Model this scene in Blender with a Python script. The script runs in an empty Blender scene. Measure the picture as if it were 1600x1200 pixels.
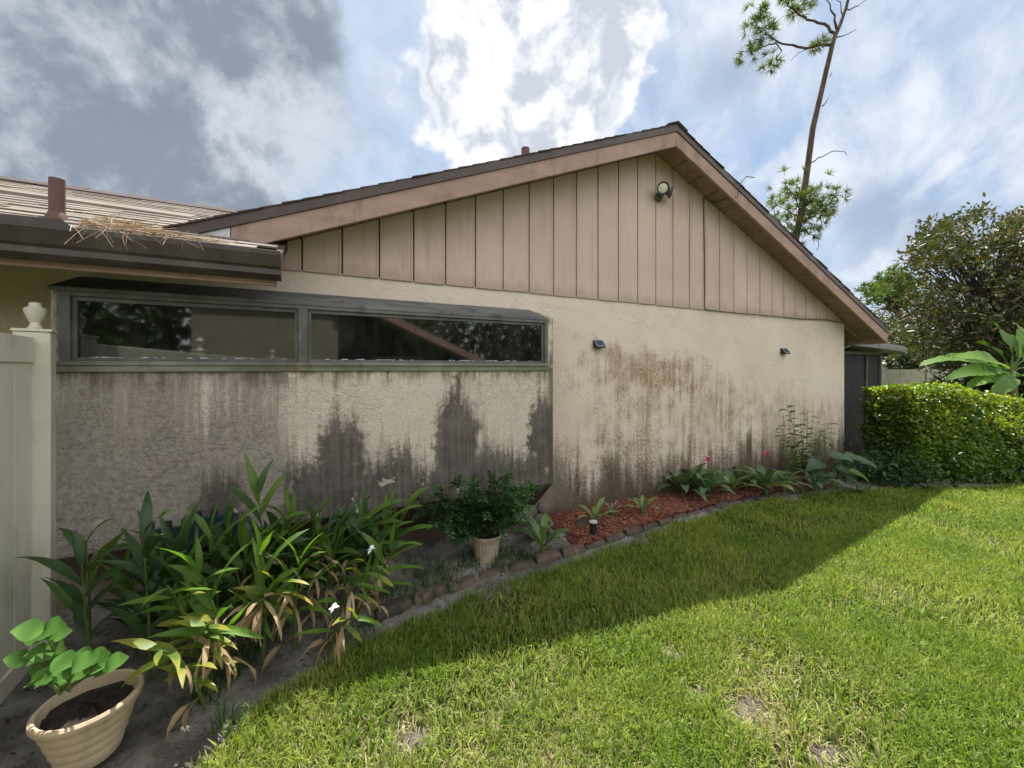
import bpy, math, random
import numpy as np
from mathutils import Vector, Matrix
random.seed(7); RNG = np.random.default_rng(7)
scene = bpy.context.scene
COL = scene.collection
R = math.radians

# ------------------------------------------------------------------ camera
F, H0, VP, D, HC = 620., 575., 2051., 3.71, 1.68
YAW = math.pi/2 - math.atan((VP-800)/F); S, C = math.sin(YAW), math.cos(YAW)
cam = bpy.data.cameras.new('camera'); camo = bpy.data.objects.new('camera', cam); COL.objects.link(camo)
camo.location = (0, -D, HC); camo.rotation_euler = (R(90), 0, -YAW)
cam.sensor_fit = 'HORIZONTAL'; cam.sensor_width = 36; cam.lens = 36*F/1600
cam.shift_y = -(600-H0)/1600; cam.clip_start = 0.05; cam.clip_end = 900
scene.camera = camo

# ------------------------------------------------------------------ sun, sky, exposure
SUNV = Vector((.150, .34, 1)).normalized()               # towards the sun
SUN_EL = math.asin(SUNV.z); SUN_AZ = math.atan2(SUNV.x, SUNV.y)
sl = bpy.data.lights.new('sun', 'SUN'); sl.energy = 5.0; sl.angle = R(0.55); sl.color = (1, .955, .88)
so = bpy.data.objects.new('sun', sl); COL.objects.link(so)
so.rotation_euler = (-SUNV).to_track_quat('-Z', 'Y').to_euler(); so.location = (5, 5, 30)
vs = scene.view_settings
vs.view_transform = 'Standard'; vs.look = 'None'; vs.exposure = 1.08; vs.gamma = 1; vs.use_curve_mapping = False
CLOUD_K = 1.0                                             # radiance scale of the cloud colours below


class NT:
    """small helper that writes shader nodes"""
    def __init__(s, tree):
        s.t = tree; s.n = tree.nodes; s.l = tree.links
    def new(s, typ, **kw):
        n = s.n.new(typ)
        for k, v in kw.items(): setattr(n, k, v)
        return n
    def put(s, sock, v):
        if v is None: return
        if isinstance(v, bpy.types.NodeSocket): s.l.new(v, sock)
        elif isinstance(v, (tuple, list)) and len(v) == 3 and sock.type == 'RGBA': sock.default_value = (*v, 1)
        else: sock.default_value = v
    def m(s, op, a, b=None, c=None, clamp=False):
        n = s.new('ShaderNodeMath', operation=op, use_clamp=clamp)
        for i, v in enumerate((a, b, c)): s.put(n.inputs[i], v)
        return n.outputs[0]
    def add(s, a, b): return s.m('ADD', a, b)
    def sub(s, a, b): return s.m('SUBTRACT', a, b)
    def mul(s, a, b): return s.m('MULTIPLY', a, b)
    def ss(s, v, lo, hi, a=0., b=1.):
        n = s.new('ShaderNodeMapRange', interpolation_type='SMOOTHSTEP')
        for i, x in enumerate((v, lo, hi, a, b)): s.put(n.inputs[i], x)
        return n.outputs[0]
    def lin(s, v, lo, hi, a=0., b=1.):
        n = s.new('ShaderNodeMapRange')
        for i, x in enumerate((v, lo, hi, a, b)): s.put(n.inputs[i], x)
        return n.outputs[0]
    def sep(s, v):
        n = s.new('ShaderNodeSeparateXYZ'); s.put(n.inputs[0], v); return n.outputs[:]
    def comb(s, x, y, z):
        n = s.new('ShaderNodeCombineXYZ')
        for i, v in enumerate((x, y, z)): s.put(n.inputs[i], v)
        return n.outputs[0]
    def noise(s, v, scale=1., detail=4., rough=.55, dist=0., col=False):
        n = s.new('ShaderNodeTexNoise'); s.put(n.inputs['Vector'], v)
        n.inputs['Scale'].default_value = scale; n.inputs['Detail'].default_value = detail
        n.inputs['Roughness'].default_value = rough; n.inputs['Distortion'].default_value = dist
        return n.outputs['Color' if col else 'Fac']
    def voro(s, v, scale=1., feature='F1', out='Distance'):
        n = s.new('ShaderNodeTexVoronoi', feature=feature); s.put(n.inputs['Vector'], v)
        n.inputs['Scale'].default_value = scale; return n.outputs[out]
    def mix(s, f, a, b, mode='MIX'):
        n = s.new('ShaderNodeMix', data_type='RGBA', blend_type=mode)
        s.put(n.inputs[0], f); s.put(n.inputs[6], a); s.put(n.inputs[7], b); return n.outputs[2]
    def vm(s, op, a, b=None, out=0):
        n = s.new('ShaderNodeVectorMath', operation=op); s.put(n.inputs[0], a)
        if b is not None: s.put(n.inputs[1], b)
        return n.outputs[out]
    def pos(s): return s.new('ShaderNodeNewGeometry').outputs['Position']
    def obj(s): return s.new('ShaderNodeTexCoord').outputs['Object']
    def rnd(s): return s.new('ShaderNodeObjectInfo').outputs['Random']
    def bump(s, h, strength=.5, dist=.01):
        n = s.new('ShaderNodeBump'); s.put(n.inputs['Height'], h)
        n.inputs['Strength'].default_value = strength; n.inputs['Distance'].default_value = dist
        return n.outputs[0]


def view_dir(px, py):
    x, z = (px-800)/F, (H0-py)/F
    return Vector((x*C + S, -x*S + C, z)).normalized()


def build_world():
    w = bpy.data.worlds.new('World'); scene.world = w; w.use_nodes = True
    k = NT(w.node_tree); k.n.clear()
    out = k.new('ShaderNodeOutputWorld'); bg = k.new('ShaderNodeBackground')
    sky = k.new('ShaderNodeTexSky', sky_type='NISHITA', sun_disc=False)
    sky.sun_elevation = SUN_EL; sky.sun_rotation = SUN_AZ; sky.air_density = 1.2; sky.dust_density = 2.0
    STR = 0.08
    bg.inputs['Strength'].default_value = STR
    d = k.vm('NORMALIZE', k.new('ShaderNodeTexCoord').outputs['Generated'])
    x, y, z = k.sep(d)
    zz = k.add(k.m('MAXIMUM', z, 0.), .28)
    p = k.comb(k.m('DIVIDE', x, zz), k.m('DIVIDE', y, zz), 0.)
    warp = k.noise(d, 3.2, 7, .6, col=True)
    wd = k.vm('ADD', d, k.vm('MULTIPLY', k.vm('SUBTRACT', warp, (.5, .5, .5)), (.22, .22, .22)))
    fine = k.noise(d, 9., 9, .62, .3)
    mid = k.noise(d, 3.4, 8, .58, .2)
    plane = k.noise(p, 1.25, 8, .58, .25)
    def blob(px, py, rad):
        c = view_dir(px, py)
        n = k.vm('DISTANCE', wd, tuple(c), out='Value')
        return k.sub(1., k.m('DIVIDE', n, rad))
    def billow(sc, seed):
        n = k.new('ShaderNodeTexVoronoi', feature='F1'); k.put(n.inputs['Vector'], k.vm('ADD', wd, (seed, seed*.7, seed*.3)))
        n.inputs['Scale'].default_value = sc
        return k.sub(1., n.outputs['Distance'])
    bil = k.add(k.mul(billow(8., 1.), .6), k.mul(billow(21., 2.), .4))
    def union(bl):
        r = blob(*bl[0])
        for b in bl[1:]: r = k.m('MAXIMUM', r, blob(*b))
        return r
    q = CLOUD_K / STR * .515
    def c3(r, g, b): return (r*q, g*q, b*q)
    # thin veil of haze and high cloud over the blue
    veil = k.ss(k.add(plane, k.mul(k.sub(mid, .5), .5)), .28, .66, .35, .97)
    blue = k.mix(.5, sky.outputs[0], c3(.27, .42, .68))
    col = k.mix(veil, blue, k.mix(k.ss(fine, .3, .7), c3(.42, .54, .72), c3(.62, .71, .84)))
    # streaky white wisps, strongest on the right
    pr = k.comb(k.add(k.mul(k.m('DIVIDE', x, zz), 1.1), k.mul(k.m('DIVIDE', y, zz), .9)),
                k.sub(k.mul(k.m('DIVIDE', y, zz), 2.6), k.mul(k.m('DIVIDE', x, zz), 1.6)), 0.)
    wis = k.mul(k.ss(k.noise(pr, 1.35, 8, .6, .35), .42, .66), k.ss(x, .15, .5, .25, 1.))
    col = k.mix(k.mul(wis, .8), col, c3(.86, .9, .96))
    # unseen white cloud opposite the sun, added to light the wall; soft noise edges
    opp = k.ss(y, -.05, -.55)
    deck = k.mul(opp, k.ss(plane, .30, .55, .35, 1.))
    col = k.mix(deck, col, c3(1.75, 1.72, 1.68))
    # grey rain-cloud decks on the left
    g1 = union([(300, 60, .30), (120, 60, .34), (-150, 120, .5), (430, 30, .16)])
    g2 = union([(190, 270, .26), (60, 240, .24), (-120, 280, .3), (330, 300, .17)])
    gm = k.m('MAXIMUM', g1, g2)
    gfac = k.ss(k.add(gm, k.add(k.mul(k.sub(mid, .5), .9), k.mul(k.sub(bil, .55), .2))), .06, .44)
    gcol = k.mix(k.ss(k.add(k.mul(mid, .6), k.add(k.mul(fine, .3), k.mul(bil, .12))), .45, .60), c3(.235, .275, .33), c3(.62, .67, .74))
    col = k.mix(k.mul(gfac, .9), col, gcol)
    # small dull patches right of the pine
    g3 = union([(1360, 320, .10), (1440, 330, .08), (1130, 110, .09), (1530, 400, .1)])
    col = k.mix(k.mul(k.ss(k.add(g3, k.mul(k.sub(fine, .5), 1.2)), .05, .75), .65), col, c3(.36, .45, .60))
    # the tall backlit cumulus over the middle of the roof
    cu = union([(800, 60, .21), (735, 140, .16), (860, 150, .19), (750, 220, .13), (940, 50, .13), (830, 240, .13), (880, -60, .24)])
    cn = k.add(cu, k.add(k.mul(k.sub(k.add(k.mul(mid, .55), k.mul(fine, .45)), .5), .95), k.mul(k.sub(bil, .55), .75)))
    cfac = k.mul(k.ss(k.add(cn, k.mul(k.sub(k.noise(wd, 26., 6, .65), .5), .34)), .04, .33), k.ss(x, .86, .62, .25, 1.))
    inner = k.add(k.mul(bil, .35), k.add(k.mul(fine, .50), k.mul(k.noise(wd, 18., 6, .65), .25)))
    ccol = k.mix(k.ss(inner, .48, .64), c3(.58, .63, .71), c3(1.06, 1.06, 1.08))
    rim = k.mul(k.ss(cn, .10, .2), k.ss(cn, .42, .2))
    ccol = k.mix(k.mul(rim, .6), ccol, c3(1.08, 1.08, 1.09))
    col = k.mix(k.mul(cfac, .95), col, ccol)
    # paler air towards the horizon
    col = k.mix(k.ss(z, .22, -.02, 0., .6), col, c3(.72, .79, .87))
    k.l.new(col, bg.inputs['Color']); k.l.new(bg.outputs[0], out.inputs[0])


build_world()

# ------------------------------------------------------------------ pixel -> world (to read positions off the photograph once)
def onY(px, py, Y=0.):
    k = (px-800)/F; a = Y+D; X = a*(S+k*C)/(C-k*S); dep = X*S+a*C
    return Vector((X, Y, HC-(py-H0)*dep/F))
def gz(x): return -.033*np.clip(np.asarray(x, float)-3., 0, 6.)          # the lot falls gently to the right
def onZ(px, py, Z=0.):
    z = Z
    for _ in range(30):
        dep = (HC-z)*F/(py-H0); r = (px-800)*dep/F; x = r*C+dep*S; z = .5*z+.5*(Z+float(gz(x)))
    return Vector((x, -r*S+dep*C-D, z))
def at(px, py, dep):
    r = (px-800)*dep/F
    return Vector((r*C+dep*S, -r*S+dep*C-D, HC-(py-H0)*dep/F))
def depth_of(p): return p[0]*S + (p[1]+D)*C

# ------------------------------------------------------------------ object helpers
def setp(o, label=None, cat=None, group=None, kind=None):
    if label: o['label'] = label
    if cat: o['category'] = cat
    if group: o['group'] = group
    if kind: o['kind'] = kind
    return o
def thing(name, label, cat, loc=(0, 0, 0), group=None):
    o = bpy.data.objects.new(name, None); o.empty_display_size = .1; COL.objects.link(o); o.location = loc
    return setp(o, label, cat, group)
def wloc(o):
    v = Vector((0, 0, 0))
    while o is not None: v += Vector(o.location); o = o.parent
    return v


class MB:
    """collects shapes in world coordinates and links them as ONE mesh object"""
    def __init__(s): s.v = []; s.f = []
    def box(s, x0, x1, y0, y1, z0, z1):
        b = len(s.v)
        s.v += [(x, y, z) for z in (z0, z1) for y in (y0, y1) for x in (x0, x1)]
        s.f += [tuple(b+i for i in q) for q in ((0, 2, 3, 1), (4, 5, 7, 6), (0, 1, 5, 4), (2, 6, 7, 3), (0, 4, 6, 2), (1, 3, 7, 5))]
        return s
    def hexa(s, pts):                 # 8 points: bottom ring of 4, top ring of 4
        b = len(s.v); s.v += [tuple(p) for p in pts]
        s.f += [tuple(b+i for i in q) for q in ((3, 2, 1, 0), (4, 5, 6, 7), (0, 1, 5, 4), (1, 2, 6, 5), (2, 3, 7, 6), (3, 0, 4, 7))]
        return s
    def prism(s, poly, axis, a, b):   # polygon in the two other axes, extruded along axis from a to b
        n = len(poly); o = len(s.v)
        for t in (a, b):
            for (u, w) in poly:
                s.v.append({'x': (t, u, w), 'y': (u, t, w), 'z': (u, w, t)}[axis])
        s.f.append(tuple(o+i for i in range(n))); s.f.append(tuple(o+n+i for i in reversed(range(n))))
        for i in range(n):
            j = (i+1) % n; s.f.append((o+j, o+i, o+n+i, o+n+j))
        return s
    def tube(s, pts, rad, n=8, cap=True):
        pts = [Vector(p) for p in pts]; o = len(s.v)
        if not hasattr(rad, '__len__'): rad = [rad]*len(pts)
        prev = None
        for i, p in enumerate(pts):
            t = (pts[min(i+1, len(pts)-1)] - pts[max(i-1, 0)]).normalized()
            if prev is None:
                a = t.orthogonal().normalized()
            else:
                a = (prev - t*prev.dot(t)).normalized()
            prev = a; b = t.cross(a)
            for j in range(n):
                an = 2*math.pi*j/n; s.v.append(tuple(p + (a*math.cos(an)+b*math.sin(an))*rad[i]))
        for i in range(len(pts)-1):
            for j in range(n):
                k = (j+1) % n; s.f.append((o+i*n+j, o+i*n+k, o+(i+1)*n+k, o+(i+1)*n+j))
        if cap:
            s.f.append(tuple(o+j for j in reversed(range(n)))); s.f.append(tuple(o+(len(pts)-1)*n+j for j in range(n)))
        return s
    def lathe(s, prof, c, n=32, flute=0, namp=0.):
        o = len(s.v)
        for (r, z) in prof:
            for j in range(n):
                an = 2*math.pi*j/n; rr = r*(1 + (namp if (flute and j % flute == 0) else 0))
                s.v.append((c[0]+rr*math.cos(an), c[1]+rr*math.sin(an), c[2]+z))
        for i in range(len(prof)-1):
            for j in range(n):
                k = (j+1) % n; s.f.append((o+i*n+j, o+i*n+k, o+(i+1)*n+k, o+(i+1)*n+j))
        if prof[0][0] > 1e-4: s.f.append(tuple(o+j for j in reversed(range(n))))
        if prof[-1][0] > 1e-4: s.f.append(tuple(o+(len(prof)-1)*n+j for j in range(n)))
        return s
    def build(s, name, mat, parent=None, smooth=False, bevel=0, loc=None, kind=None):
        off = wloc(parent) if parent else Vector(loc or (0, 0, 0))
        me = bpy.data.meshes.new(name)
        me.from_pydata([tuple(Vector(v)-off) for v in s.v], [], s.f); me.materials.append(mat); me.update()
        import bmesh
        bm = bmesh.new(); bm.from_mesh(me); bmesh.ops.recalc_face_normals(bm, faces=bm.faces); bm.to_mesh(me); bm.free()
        o = bpy.data.objects.new(name, me); COL.objects.link(o)
        if parent: o.parent = parent
        elif loc: o.location = loc
        if smooth:
            me.polygons.foreach_set('use_smooth', [True]*len(me.polygons))
            md = o.modifiers.new('edge', 'EDGE_SPLIT'); md.split_angle = R(40)
        if bevel:
            md = o.modifiers.new('bevel', 'BEVEL'); md.width = bevel; md.segments = 2; md.limit_method = 'ANGLE'
        if kind: o['kind'] = kind
        return o


def np_mesh(name, V, T, mat, col=None, parent=None, kind=None, smooth=False):
    """fast mesh from numpy triangles (or quads)"""
    off = np.array(wloc(parent)) if parent else np.zeros(3)
    V = np.asarray(V, np.float32) - off.astype(np.float32); T = np.asarray(T, np.int32)
    me = bpy.data.meshes.new(name); nv, nf, w = len(V), len(T), T.shape[1]
    me.vertices.add(nv); me.vertices.foreach_set('co', V.ravel())
    me.loops.add(nf*w); me.loops.foreach_set('vertex_index', T.ravel())
    me.polygons.add(nf); me.polygons.foreach_set('loop_start', np.arange(nf, dtype=np.int32)*w)
    if smooth: me.polygons.foreach_set('use_smooth', np.ones(nf, bool))
    if col is not None:
        a = me.attributes.new('tint', 'FLOAT_COLOR', 'POINT')
        c4 = np.ones((nv, 4), np.float32); c4[:, :3] = col; a.data.foreach_set('color', c4.ravel())
    me.materials.append(mat); me.update(calc_edges=True); me.validate()
    o = bpy.data.objects.new(name, me); COL.objects.link(o)
    if parent: o.parent = parent
    if kind: o['kind'] = kind
    return o


def _h(ix, iy, seed):
    n = (ix.astype(np.int64)*374761393 + iy.astype(np.int64)*668265263 + seed*1274126177) & 0x7fffffff
    n = ((n ^ (n >> 13))*1274126177) & 0x7fffffff
    return ((n ^ (n >> 16)) & 0xffff)/65535.
def vnoise(x, y, seed=0):
    ix, iy = np.floor(x), np.floor(y); fx, fy = x-ix, y-iy
    fx = fx*fx*(3-2*fx); fy = fy*fy*(3-2*fy)
    a, b = _h(ix, iy, seed), _h(ix+1, iy, seed); c, d = _h(ix, iy+1, seed), _h(ix+1, iy+1, seed)
    return (a*(1-fx)+b*fx)*(1-fy) + (c*(1-fx)+d*fx)*fy
def fbm(x, y, seed=0, o=4):
    t, amp, tot = 0, 1, 0
    for i in range(o):
        t = t + amp*vnoise(x*2**i, y*2**i, seed+i*17); tot += amp; amp *= .5
    return t/tot

# ------------------------------------------------------------------ materials
def mat(name):
    m = bpy.data.materials.new(name); m.use_nodes = True; k = NT(m.node_tree)
    return m, k, k.n['Principled BSDF']
def simple(name, c1, c2=None, scale=6., rough=.7, bump=0., bscale=40., spec=.3, stretch=(1, 1, 1), metal=0., dirt=None):
    m, k, b = mat(name); o = k.pos()
    v = k.vm('MULTIPLY', o, stretch)
    c2 = c2 or tuple(x*.8 for x in c1)
    n = k.noise(v, scale, 6, .6)
    col = k.mix(k.ss(n, .3, .7), c1, c2)
    if dirt:
        dn = k.ss(k.noise(k.vm('MULTIPLY', o, (3, 3, 1.)), 2.2, 8, .65), .48, .68)
        col = k.mix(k.mul(dn, .75), col, dirt)
    k.put(b.inputs['Base Color'], col); b.inputs['Metallic'].default_value = metal
    b.inputs['Specular IOR Level'].default_value = spec
    k.put(b.inputs['Roughness'], k.ss(k.noise(o, scale*3, 3), .2, .8, rough-.08, rough+.08))
    if bump: k.put(b.inputs['Normal'], k.bump(k.noise(v, bscale, 5, .6), bump, .008))
    return m


def stucco_bump(k, o):
    w = k.vm('ADD', o, k.vm('MULTIPLY', k.noise(o, 5., 5, col=True), (.30, .30, .30)))
    swirl = k.m('ABSOLUTE', k.sub(k.noise(w, 9., 5, .6, .8), .5))           # ridged, irregular skip-trowel relief
    patch = k.ss(k.noise(o, 2.3, 5), .40, .62)
    return k.add(k.mul(k.mul(k.ss(swirl, .0, .16), patch), .55), k.add(k.mul(k.noise(w, 26., 7, .68), .9), k.mul(k.noise(o, 120., 3), .4)))


def mat_wall():
    m, k, b = mat('stucco_main'); o = k.pos(); x, y, z = k.sep(o)
    st = k.noise(k.comb(k.mul(x, 5.), y, k.mul(z, .55)), 1., 7, .62, .15)
    st2 = k.noise(k.comb(k.mul(x, 17.), y, k.mul(z, 1.3)), 1., 6, .6, .2)
    gr = k.noise(o, 34., 6, .7); big = k.noise(o, 1.1, 4); mid = k.noise(o, 4.5, 6, .6)
    col = k.mix(k.ss(big, .3, .7), (.64, .55, .47), (.70, .615, .535))
    col = k.mix(k.mul(k.ss(mid, .45, .75), .25), col, (.54, .46, .385))
    # far left, behind the fence: yellowed
    col = k.mix(k.ss(x, -1.35, -1.6, 0, .75), col, (.44, .37, .20))
    right = k.ss(x, 2.15, 2.9)
    # brown runs
    lim = k.add(k.add(k.ss(x, 2.5, 3.2, 1.0, 1.72), k.ss(x, 4.3, 8.3, 0., -.52)), k.mul(k.sub(st2, .5), .7))
    band = k.mul(k.ss(k.sub(lim, z), -.1, .45), k.ss(k.add(k.mul(st, .55), k.mul(mid, .45)), .38, .62))
    band = k.mul(band, k.ss(k.add(gr, k.mul(k.sub(st2, .5), .6)), .25, .68))
    col = k.mix(k.mul(k.mul(band, right), .90), col, (.23, .14, .072))
    # rusty patch under the first lamp
    px_ = k.sub(1., k.m('DIVIDE', k.m('ABSOLUTE', k.sub(x, 3.75)), 1.35)); pz_ = k.sub(1., k.m('DIVIDE', k.m('ABSOLUTE', k.sub(z, k.sub(1.95, k.mul(x, .08)))), .34))
    rp = k.ss(k.add(k.m('MINIMUM', px_, pz_), k.add(k.mul(k.sub(st2, .5), 1.3), k.mul(k.sub(mid, .5), 1.6))), .05, .95)
    col = k.mix(k.mul(k.mul(rp, k.ss(gr, .25, .6)), .80), col, (.24, .125, .05))
    # black mildew climbing from the soil in ragged tongues
    lowf = k.noise(k.comb(k.mul(x, 1.15), 0., 3.), 1., 3)
    top = k.add(k.add(.33, k.mul(k.ss(lowf, .3, .7), .62)), k.add(k.mul(k.sub(st, .5), .95), k.mul(k.sub(st2, .5), .42)))
    mil = k.ss(k.add(k.sub(top, z), k.mul(k.sub(k.add(k.mul(gr, .6), k.mul(mid, .4)), .5), 1.1)), -.18, .48)
    mil = k.mul(mil, k.ss(k.add(gr, k.mul(k.ss(k.sub(top, z), 0, .5), .40)), .36, .60))
    col = k.mix(k.mul(k.mul(mil, k.ss(x, 2.1, 2.75, .8, 1.)), .93), col, k.mix(k.ss(mid, .35, .65), (.042, .036, .026), (.105, .082, .05)))
    soil = k.ss(k.add(z, k.mul(k.sub(mid, .5), .35)), .24, .02)
    col = k.mix(k.mul(soil, .8), col, (.085, .062, .04))
    k.put(b.inputs['Base Color'], col); b.inputs['Roughness'].default_value = .92; b.inputs['Specular IOR Level'].default_value = .15
    k.put(b.inputs['Normal'], k.bump(stucco_bump(k, o), .75, .012))
    return m


def mat_bay():
    m, k, b = mat('stucco_bay'); o = k.pos(); x, y, z = k.sep(o)
    st = k.noise(k.comb(k.mul(x, 6.), y, k.mul(z, .6)), 1., 7, .62, .15)
    st2 = k.noise(k.comb(k.mul(x, 22.), k.mul(y, 3), k.mul(z, 2.2)), 1., 6, .62, .2)
    gr = k.noise(o, 36., 7, .72); mid = k.noise(o, 5.5, 7, .62); big = k.noise(o, 1.6, 4)
    w1 = k.noise(o, 9., 5, .6)
    col = k.mix(k.ss(mid, .3, .7), (.57, .495, .42), (.64, .57, .49))
    # mauve-grey film, heavier to the left and lower down
    hl = k.add(k.ss(x, .2, -.5, 0., .30), k.ss(z, 1.5, .7, -.10, .14))
    run0 = k.noise(k.comb(k.mul(x, 26.), 2., k.mul(z, 1.5)), 1., 6, .62)
    film = k.ss(k.add(k.add(k.add(k.mul(st, .6), k.mul(run0, .55)), k.mul(gr, .40)), hl), .76, 1.02)
    col = k.mix(k.mul(film, .80), col, k.mix(k.ss(gr, .35, .6), (.145, .132, .122), (.29, .262, .238)))
    speck = k.ss(k.noise(o, 75., 5, .75), .50, .62)
    col = k.mix(k.mul(speck, k.ss(mid, .3, .6, .10, .42)), col, (.16, .13, .10))
    # dark algae patches
    def patch(x0, x1, zt, soft=.09):
        xx = k.add(x, k.mul(k.sub(w1, .5), .22))
        a = k.m('MINIMUM', k.ss(xx, x0-soft, x0+soft), k.ss(xx, x1+soft, x1-soft))
        zz = k.sub(z, k.add(k.mul(k.sub(st2, .5), .30), k.mul(k.sub(st, .5), .6)))
        return k.mul(a, k.ss(zz, zt+.34, zt-.22))
    d = patch(.02, .36, 1.20)
    for a in ((.93, 1.33, 1.34), (1.84, 2.2, 1.25), (.2, 1.0, .80), (1.2, 2.2, .80), (-.22, .14, .92), (1.10, 1.18, 1.60), (-.75, -.45, .85), (.55, .75, .98)): d = k.m('MAXIMUM', d, patch(*a))
    run = k.noise(k.comb(k.mul(x, 30.), 0., k.mul(z, 1.1)), 1., 5, .6)
    d = k.ss(k.add(d, k.add(k.mul(k.sub(k.add(k.mul(gr, .65), k.mul(mid, .35)), .5), 1.5), k.mul(k.sub(run, .5), .9))), .16, .72)
    col = k.mix(k.mul(d, .92), col, k.mix(k.ss(k.add(k.mul(run, .5), k.mul(mid, .5)), .38, .62), (.058, .048, .046), (.135, .115, .108)))
    # brown drip marks
    dr = k.mul(k.ss(st2, .60, .74), k.ss(st, .45, .7))
    col = k.mix(k.mul(dr, .6), col, (.15, .105, .065))
    # dirt just beneath the sill and lighter scraped spots low on the left
    us = k.mul(k.ss(k.add(z, k.mul(k.sub(st, .5), .3)), 1.50, 1.66), k.ss(k.add(st2, k.mul(w1, .7)), .72, 1.0))
    col = k.mix(k.mul(us, .75), col, (.10, .08, .045))
    sp = k.mul(k.ss(k.noise(o, 7.5, 4, .6, .4), .63, .70), k.ss(z, 1.0, .7))
    col = k.mix(k.mul(sp, .7), col, (.62, .57, .50))
    # right margin eaten by mildew
    re = k.mul(k.ss(x, 2.02, 2.10), k.ss(k.add(gr, k.ss(z, 2.1, 1.4, -.1, .25)), .42, .66))
    col = k.mix(k.mul(re, .8), col, (.10, .085, .06))
    under = k.ss(z, .56, .50)  # bay underside and plinth: their shade painted in as a dark brown
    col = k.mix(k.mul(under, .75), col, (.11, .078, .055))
    cr = k.ss(k.voro(k.vm('ADD', o, k.vm('MULTIPLY', k.noise(o, 4., 5, col=True), (.5, .5, .5))), 1.7, 'DISTANCE_TO_EDGE'), .006, .0)
    col = k.mix(k.mul(k.mul(cr, k.ss(k.noise(o, 2.1, 4), .56, .66)), .6), col, (.10, .08, .06))
    k.put(b.inputs['Base Color'], col); b.inputs['Roughness'].default_value = .92; b.inputs['Specular IOR Level'].default_value = .15
    k.put(b.inputs['Normal'], k.bump(stucco_bump(k, o), .85, .012))
    return m


def mat_siding():
    m, k, b = mat('painted_plywood'); o = k.pos(); x, y, z = k.sep(o); r = k.rnd()
    g = k.noise(k.comb(k.mul(x, 60.), k.mul(r, 40.), k.mul(z, 2.2)), 1., 6, .6, .5)
    big = k.noise(o, 1.5, 5)
    col = k.mix(k.ss(big, .3, .7), (.50, .385, .34), (.57, .455, .405))
    col = k.mix(k.mul(k.ss(g, .5, .75), .42), col, (.33, .255, .21))
    col = k.mix(k.mul(k.ss(r, .2, .9), .22), col, (.51, .41, .355))
    # rain streaks running down from the eave and splash dirt at the foot
    s = k.noise(k.comb(k.mul(x, 9.), 0., k.mul(z, .5)), 1., 5)
    col = k.mix(k.mul(k.ss(s, .52, .72), .35), col, (.27, .195, .14))
    col = k.mix(k.mul(k.ss(k.add(z, k.mul(k.sub(s, .5), .3)), 2.62, 2.48), .4), col, (.25, .18, .125))
    k.put(b.inputs['Base Color'], col); b.inputs['Roughness'].default_value = .8; b.inputs['Specular IOR Level'].default_value = .2
    k.put(b.inputs['Normal'], k.bump(g, .35, .004))
    return m


def leaf_mat(name, c1, c2, trans=.35, rough=.42, attr=False, tip=None, length=1., spec=.4, vein=0.):
    m, k, b = mat(name)
    o = k.obj()
    if attr:
        a = k.new('ShaderNodeAttribute', attribute_name='tint'); col = a.outputs['Color']
    else:
        r = k.rnd(); col = k.mix(r, c1, c2)
        col = k.mix(k.mul(k.ss(k.noise(o, 14., 3), .4, .7), .3), col, tuple(q*.6 for q in c1))
    if tip:
        x, y, z = k.sep(o); f = k.m('DIVIDE', x, length)
        f = k.add(f, k.add(k.mul(k.m('ABSOLUTE', k.m('DIVIDE', y, length)), 2.0), k.mul(k.sub(k.noise(o, 9., 4), .5), .5)))
        col = k.mix(k.ss(f, .35, .75), col, tip[0]); col = k.mix(k.ss(f, .88, 1.02), col, tip[1])
    if vein:
        x, y, z = k.sep(o)
        w = k.new('ShaderNodeTexWave', wave_type='BANDS', bands_direction='Y'); k.put(w.inputs[0], k.comb(k.mul(x, .35), k.sub(k.m('ABSOLUTE', y), k.mul(x, .10)), 0.)); w.inputs['Scale'].default_value = vein
        w.inputs['Distortion'].default_value = .6
        col = k.mix(k.mul(w.outputs['Fac'], .18), col, tuple(q*1.6 for q in c2))
    k.put(b.inputs['Base Color'], col); b.inputs['Roughness'].default_value = rough
    b.inputs['Specular IOR Level'].default_value = spec
    t = k.new('ShaderNodeBsdfTranslucent')
    k.put(t.inputs['Color'], k.mix(1., col, (1.35, 1.45, .55), 'MULTIPLY'))
    mx = k.new('ShaderNodeMixShader'); mx.inputs[0].default_value = trans
    k.l.new(b.outputs[0], mx.inputs[1]); k.l.new(t.outputs[0], mx.inputs[2])
    k.l.new(mx.outputs[0], k.n['Material Output'].inputs[0])
    return m


M = {}
M['wall'] = mat_wall(); M['bay'] = mat_bay(); M['siding'] = mat_siding()
M['gap'] = simple('dark_gap', (.13, .10, .085), rough=.9)
M['fascia'] = simple('fascia_paint', (.385, .262, .222), (.32, .212, .178), 3., .75, .35, 14., stretch=(.35, 3, 3), dirt=(.22, .155, .125))
M['soffit'] = simple('soffit_paint', (.31, .215, .15), (.25, .17, .115), 3., .8, .2, 30., dirt=(.17, .11, .075))
M['brown_metal'] = simple('brown_metal', (.036, .025, .021), (.052, .038, .032), 5., .42, .05, 60., spec=.5, dirt=(.07, .058, .048))
M['drip'] = simple('drip_edge_metal', (.06, .042, .04), (.085, .062, .058), 4., .5, .1, 30., spec=.4)
M['white_trim'] = simple('white_aluminium', (.62, .64, .66), (.5, .53, .56), 3., .5, .05, 20.)
M['pipe'] = simple('pipe_paint', (.105, .05, .042), (.14, .072, .06), 9., .55, .08, 30., stretch=(1, 1, .2))
M['frame'] = simple('weathered_aluminium', (.135, .136, .133), (.085, .087, .088), 8., .55, .15, 60., spec=.4, dirt=(.07, .07, .062))
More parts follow.
